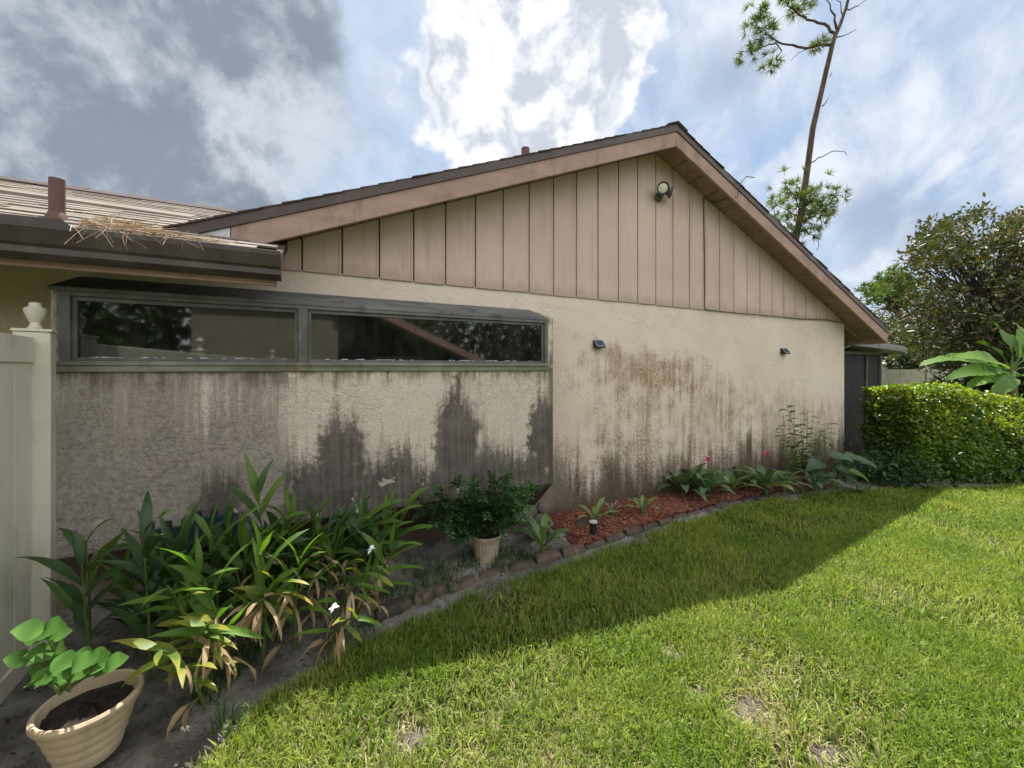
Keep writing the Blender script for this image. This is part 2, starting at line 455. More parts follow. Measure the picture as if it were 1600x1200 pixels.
M['sill'] = simple('weathered_sill', (.215, .215, .18), (.12, .118, .095), 7., .7, .3, 50., stretch=(.4, 1, 1), dirt=(.10, .085, .045))
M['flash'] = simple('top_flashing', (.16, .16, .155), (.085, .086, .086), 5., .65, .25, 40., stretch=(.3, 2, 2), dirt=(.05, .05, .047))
M['vinyl'] = simple('vinyl', (.60, .575, .48), (.54, .52, .43), 2.5, .45, .04, 12., spec=.4, dirt=(.42, .395, .30))
M['black'] = simple('black_plastic', (.012, .012, .013), (.02, .02, .022), 10., .4, spec=.5)
M['lampgrey'] = simple('lamp_grey_metal', (.06, .06, .058), (.10, .10, .095), 14., .5, .1, 60., spec=.5)
M['solar'] = simple('solar_cell', (.03, .055, .12), (.045, .075, .15), 30., .2, spec=.6)
M['silver'] = simple('silver_rim', (.5, .52, .55), rough=.35)
M['terracotta'] = simple('terracotta_sand', (.46, .375, .265), (.38, .30, .20), 5., .8, .25, 90., dirt=(.27, .21, .14))
M['potgrey'] = simple('pot_plastic_beige', (.40, .335, .25), (.32, .265, .195), 6., .65, .1, 40., dirt=(.22, .17, .12))
M['soil'] = simple('potting_soil', (.014, .010, .009), (.04, .027, .021), 22., .95, 1., 45.)
M['teal'] = simple('dark_green_plastic', (.008, .026, .024), (.012, .035, .032), 8., .5, .05, 30.)
M['stone'] = simple('grey_cast_stone', (.17, .16, .13), (.075, .07, .055), 14., .9, .6, 50.)
M['stem'] = simple('green_stem', (.09, .14, .03), (.06, .10, .025), 12., .55)
M['bark'] = simple('pine_bark', (.125, .082, .06), (.055, .04, .032), 7., .95, .9, 11., stretch=(1, 1, .35))
M['bark2'] = simple('grey_bark', (.10, .085, .07), (.05, .042, .035), 9., .95, .6, 20., stretch=(1, 1, .4))
M['wood'] = simple('old_post_wood', (.22, .16, .11), (.14, .10, .07), 8., .9, .4, 25., stretch=(3, 3, .4))
M['screen'] = simple('dark_screen', (.012, .013, .015), (.02, .021, .023), 3., .6, spec=.25)
M['porchroof'] = simple('porch_roof_metal', (.20, .20, .19), (.13, .13, .125), 5., .5, .1, 20., dirt=(.09, .085, .07))
M['bronze'] = simple('bronze_frame', (.10, .095, .085), rough=.5)
M['room'] = simple('room_wall', (.30, .25, .17), (.26, .21, .14), 2., .9)
M['roomdark'] = simple('room_dark', (.045, .038, .032), rough=.9)


def mat_shingle(name, c1, c2, c3):
    m, k, b = mat(name); o = k.pos(); r = k.rnd()
    g = k.noise(o, 230., 2, .6); n = k.noise(o, 3., 5)
    col = k.mix(r, c1, c2); col = k.mix(k.mul(k.ss(n, .45, .7), .5), col, c3)
    col = k.mix(k.mul(g, .4), col, tuple(q*.5 for q in c1))
    k.put(b.inputs['Base Color'], col); b.inputs['Roughness'].default_value = .85
    b.inputs['Specular IOR Level'].default_value = .2
    k.put(b.inputs['Normal'], k.bump(g, .6, .003))
    return m
M['shingle'] = mat_shingle('shingle_tan', (.235, .20, .168), (.15, .127, .107), (.29, .255, .22))
M['shingle_d'] = mat_shingle('shingle_dark', (.085, .062, .058), (.065, .048, .046), (.11, .08, .07))


def mat_glass():
    m, k, b = mat('dirty_glass'); o = k.pos()
    k.n.remove(b)
    gl = k.new('ShaderNodeBsdfGlossy'); gl.inputs['Roughness'].default_value = .035; gl.inputs['Color'].default_value = (.80, .82, .82, 1)
    tr = k.new('ShaderNodeBsdfTransparent'); tr.inputs['Color'].default_value = (.42, .44, .43, 1)
    df = k.new('ShaderNodeBsdfDiffuse'); df.inputs['Color'].default_value = (.16, .155, .14, 1)
    fr = k.new('ShaderNodeFresnel'); fr.inputs['IOR'].default_value = 1.6
    mx = k.new('ShaderNodeMixShader'); k.put(mx.inputs[0], k.m('ADD', fr.outputs[0], .11, clamp=True))
    k.l.new(tr.outputs[0], mx.inputs[1]); k.l.new(gl.outputs[0], mx.inputs[2])
    m2 = k.new('ShaderNodeMixShader'); k.put(m2.inputs[0], k.ss(k.noise(k.vm('MULTIPLY', o, (1, 1, .5)), 5., 7, .65), .40, .80, .03, .16))
    k.l.new(mx.outputs[0], m2.inputs[1]); k.l.new(df.outputs[0], m2.inputs[2])
    k.l.new(m2.outputs[0], k.n['Material Output'].inputs[0])
    return m
M['glass'] = mat_glass()


def mat_ground():
    m, k, b = mat('lawn_soil'); o = k.pos()
    n = k.noise(o, 2.2, 6, .6); f = k.noise(o, 45., 5, .7)
    col = k.mix(k.ss(n, .35, .65), (.055, .075, .02), (.085, .10, .03))
    col = k.mix(k.mul(k.ss(f, .45, .65), .6), col, (.10, .085, .045))
    k.put(b.inputs['Base Color'], col); b.inputs['Roughness'].default_value = .95; b.inputs['Specular IOR Level'].default_value = .1
    k.put(b.inputs['Normal'], k.bump(f, 1., .03))
    return m
def mat_bed():
    m, k, b = mat('bed_sand'); o = k.pos(); x, y, z = k.sep(o)
    n = k.noise(o, 2.6, 7, .65); f = k.noise(o, 55., 6, .75); f2 = k.noise(o, 14., 6, .7)
    col = k.mix(k.ss(n, .38, .66), (.14, .127, .113), (.36, .34, .315))
    col = k.mix(k.ss(f2, .52, .72, 0, .8), col, (.06, .05, .042))
    col = k.mix(k.ss(f, .6, .78, 0, .6), col, (.40, .385, .36))
    k.put(b.inputs['Base Color'], col); b.inputs['Roughness'].default_value = .95; b.inputs['Specular IOR Level'].default_value = .1
    k.put(b.inputs['Normal'], k.bump(k.add(k.mul(f2, 1.6), f), 1., .025))
    return m
M['ground'] = mat_ground(); M['bed'] = mat_bed()
M['mulch'] = simple('red_mulch_base', (.15, .045, .025), (.07, .022, .014), 30., .95, 1., 60.)

# ------------------------------------------------------------------ the house
SL = .4167; XP = 3.85; ZS = 4.40; ZR = 4.585; YF = -.35; XR = 9.13
ZB = 2.49                                               # top of the stucco
def zs(x): return ZS - SL*abs(x-XP)                      # soffit / siding top
def zr(x): return ZR - SL*abs(x-XP)                      # top of the roof deck
X_L, X_Rt = -6.0, 8.45
BX0, BX1, BY = -1.42, 2.12, -.35                         # the window bay
BZ0, BZ1, BZ2, BZ3 = .21, .53, 2.15, 2.28
SILL = 1.69; SH = .036

house = thing('house', 'long single storey house with pink-brown gable over stained cream stucco', 'house', (3.5, 0, 0))
w = MB()
w.box(X_L, -1.70, .03, .23, -.3, ZB)
w.box(-1.70, BX0+.06, 0, .2, -.3, ZB); w.box(BX1-.06, X_Rt, 0, .2, -.3, ZB)
w.box(BX0+.06, BX1-.06, 0, .2, -.3, 1.55); w.box(BX0+.06, BX1-.06, 0, .2, 2.2, ZB)
w.box(X_Rt-.2, X_Rt, .2, 9, -.3, ZB)
w.build('wall', M['wall'], house)
# backing of the gable, behind the boards
MB().prism([(-.95, ZB+.002), (X_Rt, ZB+.002), (XP, ZS-.03), (-.95, zs(-.95)-.03)], 'y', .012, .19).build('gable_backing', M['gap'], house)
# siding boards, each with its own edges
e0 = -.098
for n in range(-2, 29):
    a, b_ = e0+.3048*n, e0+.3048*(n+1)
    a = max(a, -.8); b_ = min(b_, X_Rt)
    if b_-a < .03: continue
    g = .006; yo = -.018 + random.uniform(-.002, .002)
    xs = [a+g] + ([XP] if a+g < XP < b_-g else []) + [b_-g]
    top = [(x, zs(x)-.004) for x in reversed(xs) if zs(x)-.004 > ZB+.01]
    zb = ZB - .012 + random.uniform(-.003, .003)
    if not top: continue
    poly = [(a+g, zb), (b_-g, zb)] + top
    lip = b_-.030
    if n < 28 and lip > a+.05:
        zc = lambda x: zs(x)-.004
        body = [(a+g, zb), (lip, zb)] + [(x, zc(x)) for x in reversed([a+g]+([XP] if a+g < XP < lip else [])+[lip]) if zc(x) > ZB+.01]
        lipp = [(lip+.002, zb), (b_-g, zb)] + [(x, zc(x)) for x in (b_-g, lip+.002) if zc(x) > ZB+.01]
        mb = MB().prism(body, 'y', yo, .012)
        if len(lipp) > 3: mb.prism(lipp, 'y', yo+.004, .011)
    else: mb = MB().prism(poly, 'y', yo, .012)
    mb.build('siding_board', M['siding'], house, bevel=.003)
# narrow lip strip on the left of each groove (shiplap edge)
# rake fascia
for sgn, xe in ((-1, -.53), (1, XR-.02)):
    z0 = lambda x: zr(x)-.265; z1 = lambda x: zr(x)-.092
    xs = (XP, xe)
    MB().prism([(xs[0], z0(xs[0])), (xs[1], z0(xs[1])), (xs[1], z1(xs[1])), (xs[0], z1(xs[0]))], 'y', YF, YF+.035).build('fascia_board', M['fascia'], house, bevel=.004)
# white patched end of the left rake
MB().prism([(-1.02, zr(-1.02)-.16), (-.535, zr(-.535)-.275), (-.535, zr(-.535)-.094), (-1.02, zr(-1.02)-.094)], 'y', YF+.004, YF+.03).build('rake_trim', M['white_trim'], house)
# dark metal along the rakes
for xe in (-1.0, XR):
    MB().prism([(XP, zr(XP)-.092), (xe, zr(xe)-.092), (xe, zr(xe)-.012), (XP, zr(XP)-.012)], 'y', YF-.014, YF+.036).build('drip_edge', M['drip'], house)
# soffit panels
sx = .305
for sgn in (-1, 1):
    x = XP
    while (x > -.75 if sgn < 0 else x < XR-.1):
        x2 = max(x-sx, -.8) if sgn < 0 else min(x+sx, XR-.06)
        a, b_ = (x-.007, x2+.007) if sgn < 0 else (x+.007, x2-.007)
        j = random.uniform(-.003, .003)
        y1 = .01 if b_ < X_Rt else .55
        if a < X_Rt < b_: y1 = .01
        if abs(b_-a) > .02:
            MB().prism([(a, zs(a)+j), (b_, zs(b_)+j), (b_, zs(b_)+.018), (a, zs(a)+.018)], 'y', YF+.036, y1).build('soffit_panel', M['soffit'], house, bevel=.003)
        x = x2
# boxed eave on the right: underside, end and fascia
zl = zs(XR)-.02
MB().box(X_Rt+.004, XR-.06, .012, 9, zs(X_Rt+.02)-.10, zs(X_Rt+.02)-.08).build('eave_soffit', M['soffit'], house)
MB().prism([(X_Rt+.002, zs(X_Rt)-.10), (XR-.03, zs(XR)-.045), (XR-.03, zs(XR)-.002), (X_Rt+.002, zs(X_Rt)-.002)], 'y', -.012, .010).build('eave_return', M['soffit'], house)
MB().box(XR-.03, XR, YF, 9, zr(XR)-.27, zr(XR)-.02).build('eave_fascia', M['fascia'], house)
MB().prism([(XR+.001, zr(XR)-.15), (XR+.07, zr(XR)-.15), (XR+.11, zr(XR)-.08), (XR+.11, zr(XR)-.035), (XR+.10, zr(XR)-.035), (XR+.10, zr(XR)-.075), (XR+.06, zr(XR)-.14), (XR+.001, zr(XR)-.14)], 'y', YF+.02, 9).build('gutter', M['brown_metal'], house)

# --- roofs
VAL = .588                                              # valley: X = Y - VAL
YE, ZE = -.68, 2.45                                     # eave of the left wing
def zw(y): return ZE + SL*(y-YE)
VAL = (ZR - SL*XP - ZE + SL*YE)/SL                       # Y = X + VAL
def ridge_y():
    best = None
    for i in range(600):
        y = 1 + i*.01; z = onY(350, 330, y).z
        if best is None or abs(z-zw(y)) < best[0]: best = (abs(z-zw(y)), y)
    return best[1]
YR = ridge_y()
roof = MB()
def slab(mb, poly, t=.10):
    n = len(poly); o = len(mb.v)
    mb.v += [tuple(p) for p in poly] + [(p[0], p[1], p[2]-t) for p in poly]
    mb.f.append(tuple(range(o, o+n))); mb.f.append(tuple(reversed(range(o+n, o+2*n))))
    for i in range(n): j = (i+1) % n; mb.f.append((o+j, o+i, o+n+i, o+n+j))
slab(roof, [(XP, YF+.04, ZR-.014), (XR, YF+.04, zr(XR)-.014), (XR, 9.5, zr(XR)-.014), (XP, 9.5, ZR-.014)], .06)
yl = YF+.04
slab(roof, [(XP, yl, ZR-.014), (XP, 9.5, ZR-.014), (YR-VAL, 9.5, zr(YR-VAL)-.014), (YR-VAL, YR, zr(YR-VAL)-.014), (yl-VAL, yl, zr(yl-VAL)-.014)], .06)
main_roof = roof.build('roof', M['shingle_d'], house)
# shingle courses of the gable roof: each course is a slab that steps at the rake
cs = MB(); ds = .135
for sgn in (-1, 1):
    L = (XR-XP+.02) if sgn > 0 else (XP-(yl-VAL))
    n = int(L/ds)
    for i in range(n+1):
        xa = XP + sgn*min(i*ds, L); xb = XP + sgn*min((i+1)*ds + .02, L+.012)
        yj = YF-.022 + random.uniform(-.008, .008)
        yb = 9.5 if sgn > 0 else min(9.5, max(xb+VAL, 0.2))
        za, zb_ = zr(xa)-.010, zr(xb)-.001
        cs.hexa([(xa, yj, za-.006), (xb, yj, zb_-.014), (xb, yb, zb_-.014), (xa, yb, za-.006), (xa, yj, za), (xb, yj, zb_), (xb, yb, zb_), (xa, yb, za)])
cs.build('roof_shingles', M['shingle_d'], main_roof, kind='stuff')
MB().prism([(XP-.16, zr(XP-.16)+.004), (XP, ZR+.004), (XP+.16, zr(XP+.16)+.004), (XP+.16, zr(XP+.16)+.018), (XP, ZR+.022), (XP-.16, zr(XP-.16)+.018)], 'y', YF-.03, 9.5).build('ridge_cap', M['shingle_d'], main_roof)
# left wing
wr = MB()
XW = -.20
slab(wr, [(X_L, YE, ZE-.014), (XW, YE, ZE-.014), (XW, XW+VAL, zw(XW+VAL)-.014), (YR-VAL, YR, zw(YR)-.014), (X_L, YR, zw(YR)-.014)], .07)
slab(wr, [(X_L, YR, zw(YR)-.014), (YR-VAL, YR, zw(YR)-.014), (YR-VAL, YR*2-YE, ZE-.014), (X_L, YR*2-YE, ZE-.014)], .07)
wing_roof = wr.build('wing_roof', M['shingle_d'], house)
# its shingles one by one (the largest 290 as objects, the rest joined)
sh_meshes = []
for q in range(3):
    mb = MB(); wd_ = (.30, .24, .36)[q]; L = .165; t = .009
    mb.hexa([(0, 0, -.004), (wd_-.006, 0, -.004), (wd_-.006, L, -.006), (0, L, -.006), (0, 0, t), (wd_-.006, 0, t), (wd_-.006, L, .001), (0, L, .001)])
    o = mb.build('shingle', M['shingle']); sh_meshes.append((o.data, wd_)); bpy.data.objects.remove(o)
tl = math.atan(SL); ca, sa = math.cos(tl), math.sin(tl)
cand = []
ncourse = int((YR-YE)/ca/.14)
for i in range(ncourse+1):
    s_ = i*.14; y = YE + s_*ca - .012; z = ZE + s_*sa - .006
    x = -4.6 + (i % 3)*.11
    xend = XW-.01 if y < XW+VAL else y-VAL-.05
    while x < xend-.05:
        me, wd_ = random.choice(sh_meshes)
        if x+wd_ > xend: me, wd_ = sh_meshes[1]
        if x+wd_ > xend+.01: break
        cand.append((x, y, z, me, wd_, i)); x += wd_
vis = []
for c_ in cand:
    dd = depth_of((c_[0], c_[1])); pxx = 800+F*((c_[0])*C-(c_[1]+D)*S)/dd if dd > .3 else -9999
    if -60 < pxx < 470: vis.append((c_[4]/dd, c_))
vis.sort(key=lambda q: -q[0]); big = set(id(q[1]) for q in vis[:290])
wl = wloc(wing_roof); rest = MB()
for c_ in cand:
    x, y, z, me, wd_, i = c_
    tilt = tl + random.uniform(-.012, .012); dz = random.uniform(-.001, .004)
    Mx = Matrix.Translation(Vector((x, y, z+dz))) @ Matrix.Rotation(tilt, 4, 'X') @ Matrix.Rotation(random.uniform(-.012, .012), 4, 'Z')
    if id(c_) in big:
        o = bpy.data.objects.new('shingle', me); COL.objects.link(o); o.parent = wing_roof
        o.matrix_local = Matrix.Translation(-wl) @ Mx
    else:
        ob = len(rest.v)
        rest.v += [tuple(Mx @ v.co) for v in me.vertices]; rest.f += [tuple(ob+j for j in p.vertices) for p in me.polygons]
rest.build('shingle_courses', M['shingle'], wing_roof, kind='stuff')
# ridge caps and the raised dark line in the left part
for i in range(16):
    x0 = -4.4 + i*.30
    if x0 > YR-VAL: break
    MB().prism([(YR-.15, zw(YR-.15)+.008), (YR, zw(YR)+.010), (YR+.15, zw(YR-.15)+.008), (YR+.15, zw(YR-.15)+.02), (YR, zw(YR)+.03+.006*(i % 2)), (YR-.15, zw(YR-.15)+.02)], 'x', x0, x0+.31).build('ridge_cap', M['shingle_d'], wing_roof)
# a lifted course whose dark edge shows
yl2 = YE + (YR-YE)*.50
MB().hexa([(-4.6, yl2, zw(yl2)+.01), (-.95, yl2+.02, zw(yl2)+.012), (-.95, yl2+.3, zw(yl2+.3)), (-4.6, yl2+.3, zw(yl2+.3)),
           (-4.6, yl2, zw(yl2)+.055), (-.95, yl2+.02, zw(yl2)+.024), (-.95, yl2+.3, zw(yl2+.3)+.012), (-4.6, yl2+.3, zw(yl2+.3)+.012)]).build('lifted_course', M['shingle'], wing_roof)
# eave of the wing: fascia, gutter, raised guard
MB().box(X_L, XW-.03, YE+.045, YE+.075, ZE-.222, ZE-.09).build('wing_fascia', M['fascia'], house, bevel=.003)
gy = YE-.035
prof = [(gy+.075, ZE-.19), (gy+.02, ZE-.19), (gy-.012, ZE-.165), (gy-.010, ZE-.13), (gy-.025, ZE-.115), (gy-.045, ZE-.045), (gy-.045, ZE-.018), (gy-.03, ZE-.018), (gy-.03, ZE-.045), (gy-.008, ZE-.11), (gy+.006, ZE-.13), (gy+.004, ZE-.16), (gy+.025, ZE-.18), (gy+.075, ZE-.18)]
MB().prism(prof, 'x', X_L, XW-.005).build('wing_gutter', M['brown_metal'], house, bevel=.0015)
MB().prism([(gy+.075, ZE-.19), (gy+.02, ZE-.19), (gy-.012, ZE-.165), (gy-.010, ZE-.13), (gy-.025, ZE-.115), (gy-.045, ZE-.045), (gy-.045, ZE-.018), (gy+.07, ZE-.018)], 'x', XW-.0045, XW-.001).build('gutter_end', M['brown_metal'], house)
gyp = gy-.05
a_ = onY(0, 333, gyp); b_ = onY(97, 343, gyp); c_ = onY(114, 357, gyp); d_ = onY(122, 374, gyp)
MB().prism([(X_L, ZE-.04), (d_.x, ZE-.04), (c_.x, c_.z), (b_.x, b_.z), (a_.x, a_.z+.0), (X_L, a_.z)], 'y', gyp, gyp+.012).build('gutter_guard', M['brown_metal'], house)
# vents
def vent(px0, px1, pyt, pyb, y, guess):
    a, b2 = onY(px0, pyb, y), onY(px1, pyb, y); r = (b2.x-a.x)/2*.93
    cx = (a.x+b2.x)/2; zt = onY((px0+px1)/2, pyt, y).z
    mb = MB().lathe([(r, 0), (r, zt-guess), (r*.86, zt-guess), (r*.86, .05)], (cx, y, guess), 20)
    mb.f.pop(); mb.lathe([(r*1.6, -.02), (r*1.55, .02), (r*1.05, .06)], (cx, y, guess), 20)
    mb.build('vent_pipe', M['pipe'], house, smooth=True)
vent(75, 103, 280, 330, -.45, zw(-.45)-.02)
vent(815, 827, 232, 240, .8, zr(onY(821, 240, .8).x)-.02)

# --- the window bay
bay = MB()
T = .05
bay.box(BX0, BX1, BY, BY+T, BZ1, SILL)                                        # front below the sill
bay.box(BX1-.062, BX1, BY, BY+T, SILL, BZ2)                                   # right margin
bay.box(BX0, BX0+.035, BY, BY+T, SILL, BZ2)
bay.prism([(BY, BZ1), (0, BZ0), (0, BZ0+.06), (BY+T, BZ1)], 'x', BX0, BX1)      # sloping underside
for xa, xb in ((BX0, BX0+.03), (BX1-.03, BX1)):
    bay.prism([(BY+T, BZ1+.0), (-.0005, BZ0+.062), (-.0005, BZ3-.002), (BY+T, BZ2)], 'x', xa, xb)
bay.prism([(BY-.001, BZ2+.0005), (BY-.001, BZ2+.016), (-.001, BZ3+.014), (-.001, BZ3-.001)], 'x', BX1-.068, BX1-.0005)
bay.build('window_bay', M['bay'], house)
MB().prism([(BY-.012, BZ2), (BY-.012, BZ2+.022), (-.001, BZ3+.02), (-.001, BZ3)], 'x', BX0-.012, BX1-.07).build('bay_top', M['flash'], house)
# exposed plinth below the bay
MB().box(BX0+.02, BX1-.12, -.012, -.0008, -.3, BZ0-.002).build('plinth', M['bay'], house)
fx0, fx1 = BX0+.036, BX1-.063
win = MB()
y0, y1 = BY-.008, BY+.055
win.box(fx0, fx0+.048, y0, y1, SILL+SH, BZ2-.001); win.box(fx1-.035, fx1, y0, y1, SILL+SH, BZ2-.001)
win.box(fx0+.048, fx1-.035, y0, y1, BZ2-.028, BZ2-.001)
frame = win.build('window_frame', M['frame'], house, bevel=.002)
mx0, mx1 = onY(466, 520, BY).x, onY(481, 520, BY).x
MB().box(mx0, mx1, BY-.012, BY+.05, SILL+SH+.0005, BZ2-.029).build('mullion', M['frame'], frame, bevel=.003)
for xa, xb in ((fx0+.048, mx0), (mx1, fx1-.035)):
    s_ = MB(); t = .022; zb, zt = SILL+SH+.0005, BZ2-.029
    s_.box(xa+.001, xa+t, BY+.012, BY+.045, zb, zt); s_.box(xb-t, xb-.001, BY+.012, BY+.045, zb, zt)
    s_.box(xa+t, xb-t, BY+.012, BY+.045, zb, zb+.018); s_.box(xa+t, xb-t, BY+.012, BY+.045, zt-.026, zt)
    s_.build('sash', M['frame'], frame, bevel=.002)
    MB().box(xa+t, xb-t, BY+.028, BY+.034, zb+.018, zt-.026).build('pane', M['glass'], frame)
    pt = MB()
    for i in range(26):
        x = random.uniform(xa+.05, xb-.08)
        pt.box(x, x+random.uniform(.008, .05), BY+.010, BY+.028, zb+.0182, zb+.0182+random.uniform(.002, .006))
    pt.build('flaking_putty', M['white_trim'], frame, kind='stuff')
sl_ = MB().prism([(BY-.03, SILL+.006), (BY+.049, SILL+.006), (BY+.049, SILL+SH-.0005), (BY-.012, SILL+SH-.0005), (BY-.03, SILL+SH-.01)], 'x', BX0+.002, BX1-.066)
sl_.build('window_sill', M['sill'], house, bevel=.003)
MB().prism([(BY-.022, SILL-.035), (BY-.0008, SILL-.035), (BY-.0008, SILL+.0055), (BY-.022, SILL+.0055)], 'x', BX0-.004, BX1-.05).build('sill_ledge', M['sill'], house, bevel=.004)
# the room behind the panes
rm = MB()
rm.box(-1.5, 2.2, 3.0, 3.05, 0, 2.6); rm.box(-1.55, -1.5, .2, 3.0, 0, 2.6); rm.box(2.2, 2.25, .2, 3.0, 0, 2.6); rm.box(-1.5, 2.2, .2, 3.0, 2.4, 2.45); rm.box(-1.5, 2.2, .2, 3.0, .0, .05)
rm.build('room', M['roomdark'], house)

# downspout elbow under the right eave
ds_ = MB(); p0 = Vector((XR+.05, .25, zr(XR)-.15)); 
ds_.tube([p0, p0+Vector((0, 0, -.12)), (X_Rt+.06, .28, zr(XR)-.42), (X_Rt+.06, .28, .05)], .038, 8)
ds_.build('downspout', M['porchroof'], house)

# ------------------------------------------------------------------ screened porch beyond the corner
porch = thing('screened_porch', 'dark screened porch with grey metal roof beyond the house corner', 'porch', (9.4, 3, 0))
PY = .62; pxr = onY(1373, 560, PY).x
MB().box(X_Rt+.02, pxr, PY, PY+.02, -.3, 1.97).build('screen', M['screen'], porch)
MB().box(pxr-.62, pxr-.57, PY-.03, PY+.03, -.3, 1.95).build('post', M['bronze'], porch)
MB().box(pxr, pxr+.06, PY-.04, PY+.04, -.3, 1.97).build('post', M['porchroof'], porch)
MB().box(X_Rt+.02, pxr+.06, PY-.05, PY+.05, 1.972, 2.03).build('beam', M['bronze'], porch)
MB().box(pxr+.02, pxr+.04, PY+.05, 7, -.3, 1.97).build('screen', M['screen'], porch)
pr_ = MB(); xe_ = pxr+.40
pr_.hexa([(X_Rt+.02, PY-.35, 2.16), (xe_, PY-.35, 2.03), (xe_, 7, 2.03), (X_Rt+.02, 7, 2.16), (X_Rt+.02, PY-.35, 2.28), (xe_, PY-.35, 2.13), (xe_, 7, 2.13), (X_Rt+.02, 7, 2.28)])
pr_.build('porch_roof', M['porchroof'], porch, bevel=.01)
rb = MB()
for i in range(14):
    y = PY-.3+i*.45
    rb.hexa([(X_Rt+.02, y, 2.28), (xe_, y, 2.128), (xe_, y+.03, 2.128), (X_Rt+.02, y+.03, 2.28), (X_Rt+.02, y, 2.315), (xe_, y, 2.165), (xe_, y+.03, 2.165), (X_Rt+.02, y+.03, 2.315)])
rb.build('roof_ribs', M['porchroof'], porch, kind='stuff')

# ------------------------------------------------------------------ ground
def strip(name, pts_a, pts_b, mat_, n=1):
    v = []; f = []
    for a, b2 in zip(pts_a, pts_b): v += [tuple(a), tuple(b2)]
    for i in range(len(pts_a)-1): f.append((2*i, 2*i+2, 2*i+3, 2*i+1))
    me = bpy.data.meshes.new(name); me.from_pydata(v, [], f); me.materials.append(mat_); me.update()
    o = bpy.data.objects.new(name, me); COL.objects.link(o); o['kind'] = 'structure'
    return o
me = bpy.data.meshes.new('ground'); me.from_pydata([(x, y, float(gz(x))-.03) for y in (-400, 400) for x in (-400, 3, 9, 400)], [], [(0, 1, 5, 4), (1, 2, 6, 5), (2, 3, 7, 6)])
me.materials.append(M['ground']); o = bpy.data.objects.new('ground', me); COL.objects.link(o); o['kind'] = 'structure'

edge_px = [(180, 1330), (320, 1200), (430, 1092), (560, 1015), (660, 966), (760, 928), (870, 889), (960, 858), (1040, 829), (1130, 800), (1230, 779), (1340, 768), (1480, 764), (1620, 760)]
EDGE = [onZ(*p) for p in edge_px]
ex = np.array([p.x for p in EDGE]); ey = np.array([p.y for p in EDGE])
EDGE = [Vector((-3.2, EDGE[0].y-.3, 0)), *EDGE, Vector((14, EDGE[-1].y-.8, 0))]
ex = np.array([p.x for p in EDGE]); ey = np.array([p.y for p in EDGE])
def edge_y(x): return np.interp(x, ex, ey)
# planting bed: a gently lumpy sheet between the lawn edge and the wall
nx, ny = 420, 46
xs = np.linspace(-3.2, 13, nx); V = []; 
for x in xs:
    e = float(edge_y(x)); yb = .05
    t = np.linspace(0, 1, ny); y = e-.05 + (yb-e+.05)*t
    zz = .0 + .055*np.clip(t*3.2-.5, 0, 1) + (fbm(np.full(ny, x)*6, y*6, 3)-.5)*.05 + (fbm(np.full(ny, x)*24, y*24, 9)-.5)*.022
    zz = np.where(t < .02, -.04, zz) + float(gz(x))
    V.append(np.stack([np.full(ny, x), y, zz], 1))
V = np.concatenate(V); ii = np.arange(nx*ny).reshape(nx, ny)
Q = np.stack([ii[:-1, :-1].ravel(), ii[1:, :-1].ravel(), ii[1:, 1:].ravel(), ii[:-1, 1:].ravel()], 1)
np_mesh('planting_bed', V, Q, M['bed'], kind='structure', smooth=True)

# ------------------------------------------------------------------ lawn blades (uncountable: one object)
def blades(P, Hh, W, col, lean=.8, seed=1):
    r = np.random.default_rng(seed); n = len(P)
    an = r.uniform(0, 2*np.pi, n); d = np.stack([np.cos(an), np.sin(an), np.zeros(n)], 1)
    bn = an + r.uniform(.9, 2.2, n); s = np.stack([np.cos(bn), np.sin(bn), np.zeros(n)], 1)
    ln = np.minimum(r.uniform(.1, 1., n)*lean, 1.25)
    up = np.array([0, 0, 1.])
    w_ = (W*r.uniform(.7, 1.3, n))[:, None]; h = Hh[:, None]
    mid = P + up*h*.62*(1-.25*ln[:, None]) + d*h*(ln*.38)[:, None]
    tip = P + up*h*(1-.55*ln[:, None]**1.5) + d*h*(ln*1.0)[:, None]
    V = np.stack([P-s*w_*.5, P+s*w_*.5, mid-s*w_*.48, mid+s*w_*.48, tip], 1).reshape(-1, 3)
    b = np.arange(n)*5
    T = np.concatenate([np.stack([b, b+1, b+3], 1), np.stack([b, b+3, b+2], 1), np.stack([b+2, b+3, b+4], 1)])
    sh = np.array([.85, .85, 1., 1., 1.1])
    Cc = (col[:, None, :]*sh[None, :, None]).reshape(-1, 3)
    return V, T, Cc
M['grass'] = leaf_mat('grass_blade', None, None, .42, .5, attr=True, spec=.25)
BARE = [(1170, 1108, .13), (645, 1150, .08), (1085, 1078, .08), (1290, 1170, .07), (1050, 1020, .08)]
BARE = [(*onZ(a, b2)[:2], r) for a, b2, r in BARE]
M['bare'] = simple('bare_lawn_soil', (.13, .118, .10), (.065, .056, .047), 16., .95, 1., 50., spec=.1)
